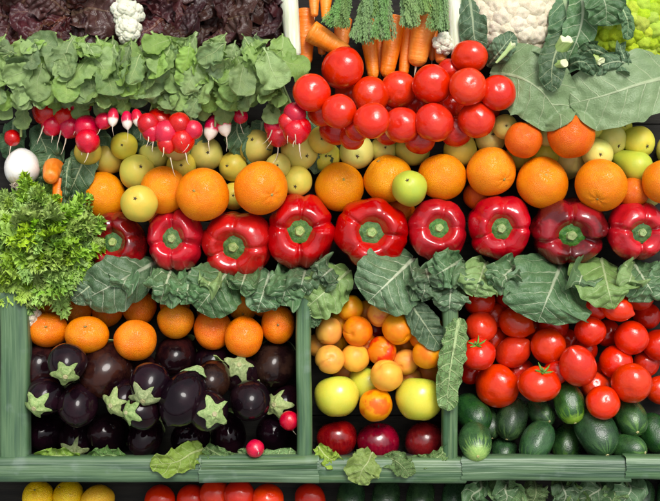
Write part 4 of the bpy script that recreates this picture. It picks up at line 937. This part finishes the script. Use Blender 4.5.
for i, (x0, y0, x1, y1, wk, ci) in enumerate([(346, -8, 337, 24, 1., 4), (366, -10, 357, 37, 1.1, 6), (384, -10, 387, 35, 1.1, 8), (407, -10, 407, 24, 1., 9), (424, -12, 427, 12, .9, 10), (440, -10, 439, 27, .8, 11), (374, -10, 373, 14, .8, 7)]):
    A, B = pix(x0, y0, .075), pix(x1, y1, .088); e = CAR[ci]; inv = e.matrix_world.inverted() @ MB; ln = (B - A).length
    for j in range(3):
        M = frame(A + Vector((RR.uniform(-.006, .006), 0, .004 * j)), B - A + Vector((RR.uniform(-.012, .012), 0, 0)), (RR.uniform(-.3, .3), RR.uniform(0, .4), 1), ln)
        o = link('leafy_top', FE[(i + j) % 3], None, e, inv @ M @ Matrix.Diagonal((.52 * wk * .065 / max(.05, ln), 1, .6, 1))); o['kind'] = 'stuff'

# ------------------------------------------------------------------ cauliflowers
def cauliflower(name, cx, cy, rpx, n0, nf, mats, meshes, label, cat, flat=.8, fk=2.3):
    e = empty(name, pix(cx, cy, n0), label, cat); r = rpx * S; rr = random.Random(nf)
    for i in range(nf):
        z = 1 - (i + .5) / nf * 1.05; q = i * 2.399963; h = math.sqrt(max(0, 1 - z * z)); d = Vector((h * math.cos(q), h * math.sin(q), z))
        fr = r * fk / math.sqrt(nf) * rr.uniform(.85, 1.15)
        M = Matrix.Translation(Vector((d.x, d.y, d.z * flat)) * r * .86) @ orient(d, rr.uniform(0, 6)) @ Matrix.Scale(fr, 4)
        link('floret', meshes[i % len(meshes)], None, e, M)
    V, F = tube_geo([Vector((0, 0, -.02)), Vector((0, 0, r * .4))], [r * .6, r * .75], 14); link('core', mesh_from('core', V, F), MT['stalk'], e)
    return e
def matcopy(meshes, mat):
    out = [m.copy() for m in meshes]
    for m in out: m.materials.clear(); m.materials.append(mat)
    return out
FC = matcopy(FLOR, MT['cauli']); FS = matcopy(FLOR, MT['cauli_small']); FG = matcopy(FLORG, MT['cauli_green'])
cauliflower('cauliflower', 512, 20, 50, .025, 90, None, FC, 'large creamy white cauliflower head behind the tomato heap', 'cauliflower', .75)
cauliflower('green_cauliflower', 628, 30, 46, .045, 110, None, FG, 'lime green cauliflower head behind the large flat leaves', 'cauliflower', .75)
cauliflower('cauliflower_piece', 128, 14, 14, .075, 16, None, FS, 'small white cauliflower piece between the red lettuces', 'cauliflower', .9, 1.9); cauliflower('cauliflower_piece', 129, 31, 10, .085, 10, None, FS, 'tiny white cauliflower piece under the other between red lettuces', 'cauliflower', .9, 1.9)
cauliflower('cauliflower_crumb', 443, 44, 9.5, .058, 12, None, FS, 'white cauliflower crumb between the thickest carrot and the leek', 'cauliflower', .9, 1.7)
cauliflower('cauliflower_crumb', 30, 317, 9, .095, 9, None, FC, 'cream cauliflower crumb under the curly lettuce by the mandarins', 'cauliflower', .9, 1.7)

# ------------------------------------------------------------------ brassica leaves round the cauliflowers
def kl(pts, W, mat, lb, lie=False, **kw):
    d = dict(ns=40, nt=20, ruf=.008, rf=5., jag=.16, jf=7., puck=.003, pq=(.42, .35), nv=6., a=.75); d.update(kw)
    return leaf_thing('cauliflower_leaf', P3(pts), W * S, MT[mat], lb, 'leaf', 'leaves round the cauliflowers', lie=lie, gap=.004, skip=(tuple(TOMR),), **d)
kl([(468, -10, .05), (472, 15, .075), (474, 35, .082), (478, 56, .07)], 14, 'kale', 'dark veined leaf between the white leek and the cauliflower', seed=31)
kl([(560, -14, .05), (568, 15, .085), (566, 40, .09), (556, 64, .07)], 20, 'kale', 'dark upright leaf behind the cut stalk', seed=32)
kl([(580, -14, .06), (583, 12, .10), (578, 36, .105), (566, 64, .09)], 17, 'cabbage', 'grey-green leaf hanging behind the cut stalk', seed=33)
kl([(598, -18, .095), (603, -3, .132), (606, 8, .135), (606, 26, .125)], 20, 'cabbage', 'drooping leaf with straight edge over the green cauliflower', seed=34, pq=(.3, .2))
kl([(618, 2, .12), (625, 14, .135), (628, 24, .132), (627, 40, .125)], 7, 'kale', 'dark leaf tip over the green cauliflower', seed=35)
kl([(490, 74, .07), (515, 76, .105), (540, 90, .115), (566, 124, .10)], 36, 'cabbage_pale', 'broad flat grey-green leaf beside the tomato heap', seed=36, lie=True, ruf=.004, cup=-.08, pq=(.25, .3))
kl([(672, 76, .085), (640, 84, .115), (606, 95, .120), (570, 104, .105)], 35, 'cabbage_pale', 'broad flat grey-green leaf under the green cauliflower', seed=37, lie=True, ruf=.004, cup=-.08, pq=(.22, .22))
kl([(563, 34, .10), (556, 52, .122), (552, 68, .128), (552, 92, .122)], 15, 'kale', 'dark pointed leaf hanging over the broad flat one', seed=38, pq=(.5, .5))
kl([(487, 66, .065), (496, 56, .095), (504, 46, .10), (514, 34, .09)], 12, 'kale', 'dark leaf with thick pale rib against the cauliflower', seed=39)
kl([(515, 58, .07), (530, 62, .10), (545, 64, .105), (562, 62, .10)], 10, 'kale', 'dark leaf edge under the cauliflower head', seed=40, ruf=.015)
kl([(566, 68, .10), (576, 62, .125), (586, 63, .128), (595, 74, .118)], 9, 'kale', 'small curled dark leaf above the broad flat leaves', seed=41, ruf=.016, rf=4., jag=.08)
kl([(612, 60, .10), (600, 52, .122), (590, 50, .124), (578, 56, .11)], 9, 'kale', 'small folded dark leaf below the drooping one', seed=42, ruf=.016, rf=4., jag=.08)
kl([(634, 72, .10), (622, 62, .122), (606, 64, .124), (592, 72, .11)], 10, 'kale', 'crumpled dark leaf in front of the green cauliflower', seed=43, ruf=.016, rf=4., jag=.08)
kl([(622, 70, .10), (624, 58, .122), (621, 50, .118), (620, 44, .11)], 6, 'kale', 'thin dark leaf standing up before the green cauliflower', seed=44, ruf=.016, rf=4., jag=.08)
kl([(660, 74, .09), (640, 70, .10), (620, 74, .10), (600, 78, .095)], 10, 'kale', 'dark leaf edge along the top of the broad flat leaf', seed=45, ruf=.015)
def stalk(p0, p1, w0, w1, n0, n1, lb):
    A, B = pix(*p0, n0), pix(*p1, n1); V, F = tube_geo([Vector((0, 0, 0)), (B - A) * .5, (B - A)], [w0 * S / 2, (w0 + w1) * S / 4, w1 * S / 2], 13); V = [(x * 1.12, y * (.86 + .1 * math.sin(i * 1.7)), z) for i, (x, y, z) in enumerate(V)]; me = mesh_from('cut_stalk', V, F[:-2] + [F[-2]], smooth=False)
    o = link('cut_stalk', me, MT['stalk'], None, Matrix.Translation(A)); tag(o, lb, 'stalk', 'cut leaf stalks')
    T = (B - A).normalized(); V2, F2 = tube_geo([B - A, B - A + T * .0015], [w1 * S / 2, w1 * S / 2 * .94], 13); V2 = [(x * 1.12, y * (.86 + .1 * math.sin((26 + i % 13) * 1.7)), z) for i, (x, y, z) in enumerate(V2)]; link('cut_end', mesh_from('cut_end', V2, F2, smooth=False), MT['stalk_cut'], o)
stalk((556, 55), (566, 38), 13, 13, .105, .128, 'thick bright green cut stalk beside the cauliflower'); stalk((553, 66), (563, 63), 9, 10, .115, .13, 'short pale cut stalk under the thick one'); stalk((590, 57), (600, 62), 9, 9, .115, .128, 'pale cut stalk among the curled dark leaves')
stalk((496, 63), (511, 42), 2.2, 5, .112, .116, 'slim pale stalk against the cauliflower')

# ------------------------------------------------------------------ white onion, loose carrots and leaves beside the curly lettuce
o = fruit('onion', mk_orange(31, 1.08), MT['onion'], 22, 168, 17.5, 19, (.15, .8, -.5), UP, 'white onion with root tuft above the curly lettuce', 'onion', None, floor=.03)
V, F = [], []; rr = random.Random(3)
for i in range(26):
    p = Vector((rr.uniform(-.12, .12), rr.uniform(-.12, .12), -.98)); d = Vector((rr.uniform(-.6, .6), rr.uniform(-.6, .6), -1)); q = [p.copy()]
    for j in range(4): d = (d + Vector((rr.uniform(-.6, .6), rr.uniform(-.6, .6), rr.uniform(-.3, .3)))).normalized(); p = p + d * .12; q.append(p.copy())
    tube_geo(q, [.022, .02, .018, .014, .008], 4, V, F)
link('root_tuft', mesh_from('root_tuft', V, F), MT['root'], o)
c = carrot((54, 168), (50, 178), 20, 'loose carrot end pointing out beside the white onion', .045, .095, hair=False, seed=1, group='loose carrots by the onion')
c = carrot((60, 176), (57, 204), 13, 'small loose carrot with thin root above the curly lettuce', .06, .085, seed=2, group='loose carrots by the onion')
kl([(88, 138, .03), (84, 158, .065), (76, 178, .075), (66, 200, .06)], 17, 'kale', 'dark veined leaf behind the first orange and the loose carrots', seed=51)
kl([(58, 140, .03), (50, 155, .05), (44, 168, .055), (40, 185, .04)], 16, 'kale', 'dark leaf behind the white onion and loose carrots', seed=52)
kl([(70, 158, .075), (67, 172, .088), (66, 186, .088), (64, 205, .075)], 5, 'kale', 'narrow dark leaf beside the small loose carrot', seed=53)
kl([(80, 196, .06), (76, 208, .082), (76, 220, .084), (82, 236, .07)], 11, 'cabbage', 'curled grey-green leaf between the curly lettuce and the first orange', seed=54, ruf=.03, rf=9.)
kl([(66, 200, .07), (62, 210, .088), (60, 218, .09), (66, 226, .08)], 8, 'lettuce', 'pale yellowish leaf above the curly lettuce', seed=55, ruf=.02, rf=8.)

# ------------------------------------------------------------------ the next tier down, just showing under the front edge
DN = []
for (x, y, r, lb) in [(38, 496, 16, 'yellow lemon below the front edge near the corner'), (68, 495, 16, 'yellow lemon below the front edge beside another lemon'), (98, 500, 17, 'yellow lemon below the front edge nearest the green cucumber')]:
    fruit('lemon', MANDARIN[1], MT['lemon'], x, y, r, None, jit(.8, .5), DN, lb, 'lemon', 'lemons under the front edge', [('stem_button', BUTTON[0], MT['button'], I4, ())], floor=.0)
for (x, y) in [(160, 500), (192, 500), (215, 494), (240, 495), (268, 499), (310, 498)]: tomato(x, y, 15, 'red tomato in the row under the front edge below the aubergines', 'tomatoes under the front edge', DN)
for i, x in enumerate((350, 385, 420, 455, 640, 670)):
    fruit('cucumber', CUC[i % 4], MT['cucumber'], x, 500, 14, None, (.2, 1, -.6), DN, 'dark green cucumber under the front edge in the next tier down', 'cucumber', 'cucumbers under the front edge')
o = fruit('radish', RAD[0], MT['radish'], 506, 492, 12, None, (.2, .8, .4), DN, 'purple-red radish among leaves under the front edge', 'radish', None)
for i in range(9):
    x = 478 + i * 19 + RR.uniform(-7, 7); leaf_thing('lettuce_scrap', P3([(x, 478, .04), (x + RR.uniform(-8, 8), 488, .085 + RR.uniform(-.01, .01)), (x + RR.uniform(-9, 9), 498, .09), (x + RR.uniform(-14, 14), 512, .07)]), RR.uniform(11, 18) * S, MT['savoy' if i % 2 else 'cabbage'], 'green leaf in the leafy row under the front edge below the cucumbers', 'leaf', 'leaves under the front edge', ns=26, nt=12, ruf=.02, rf=8., jag=.3, seed=70 + i, lie=False)
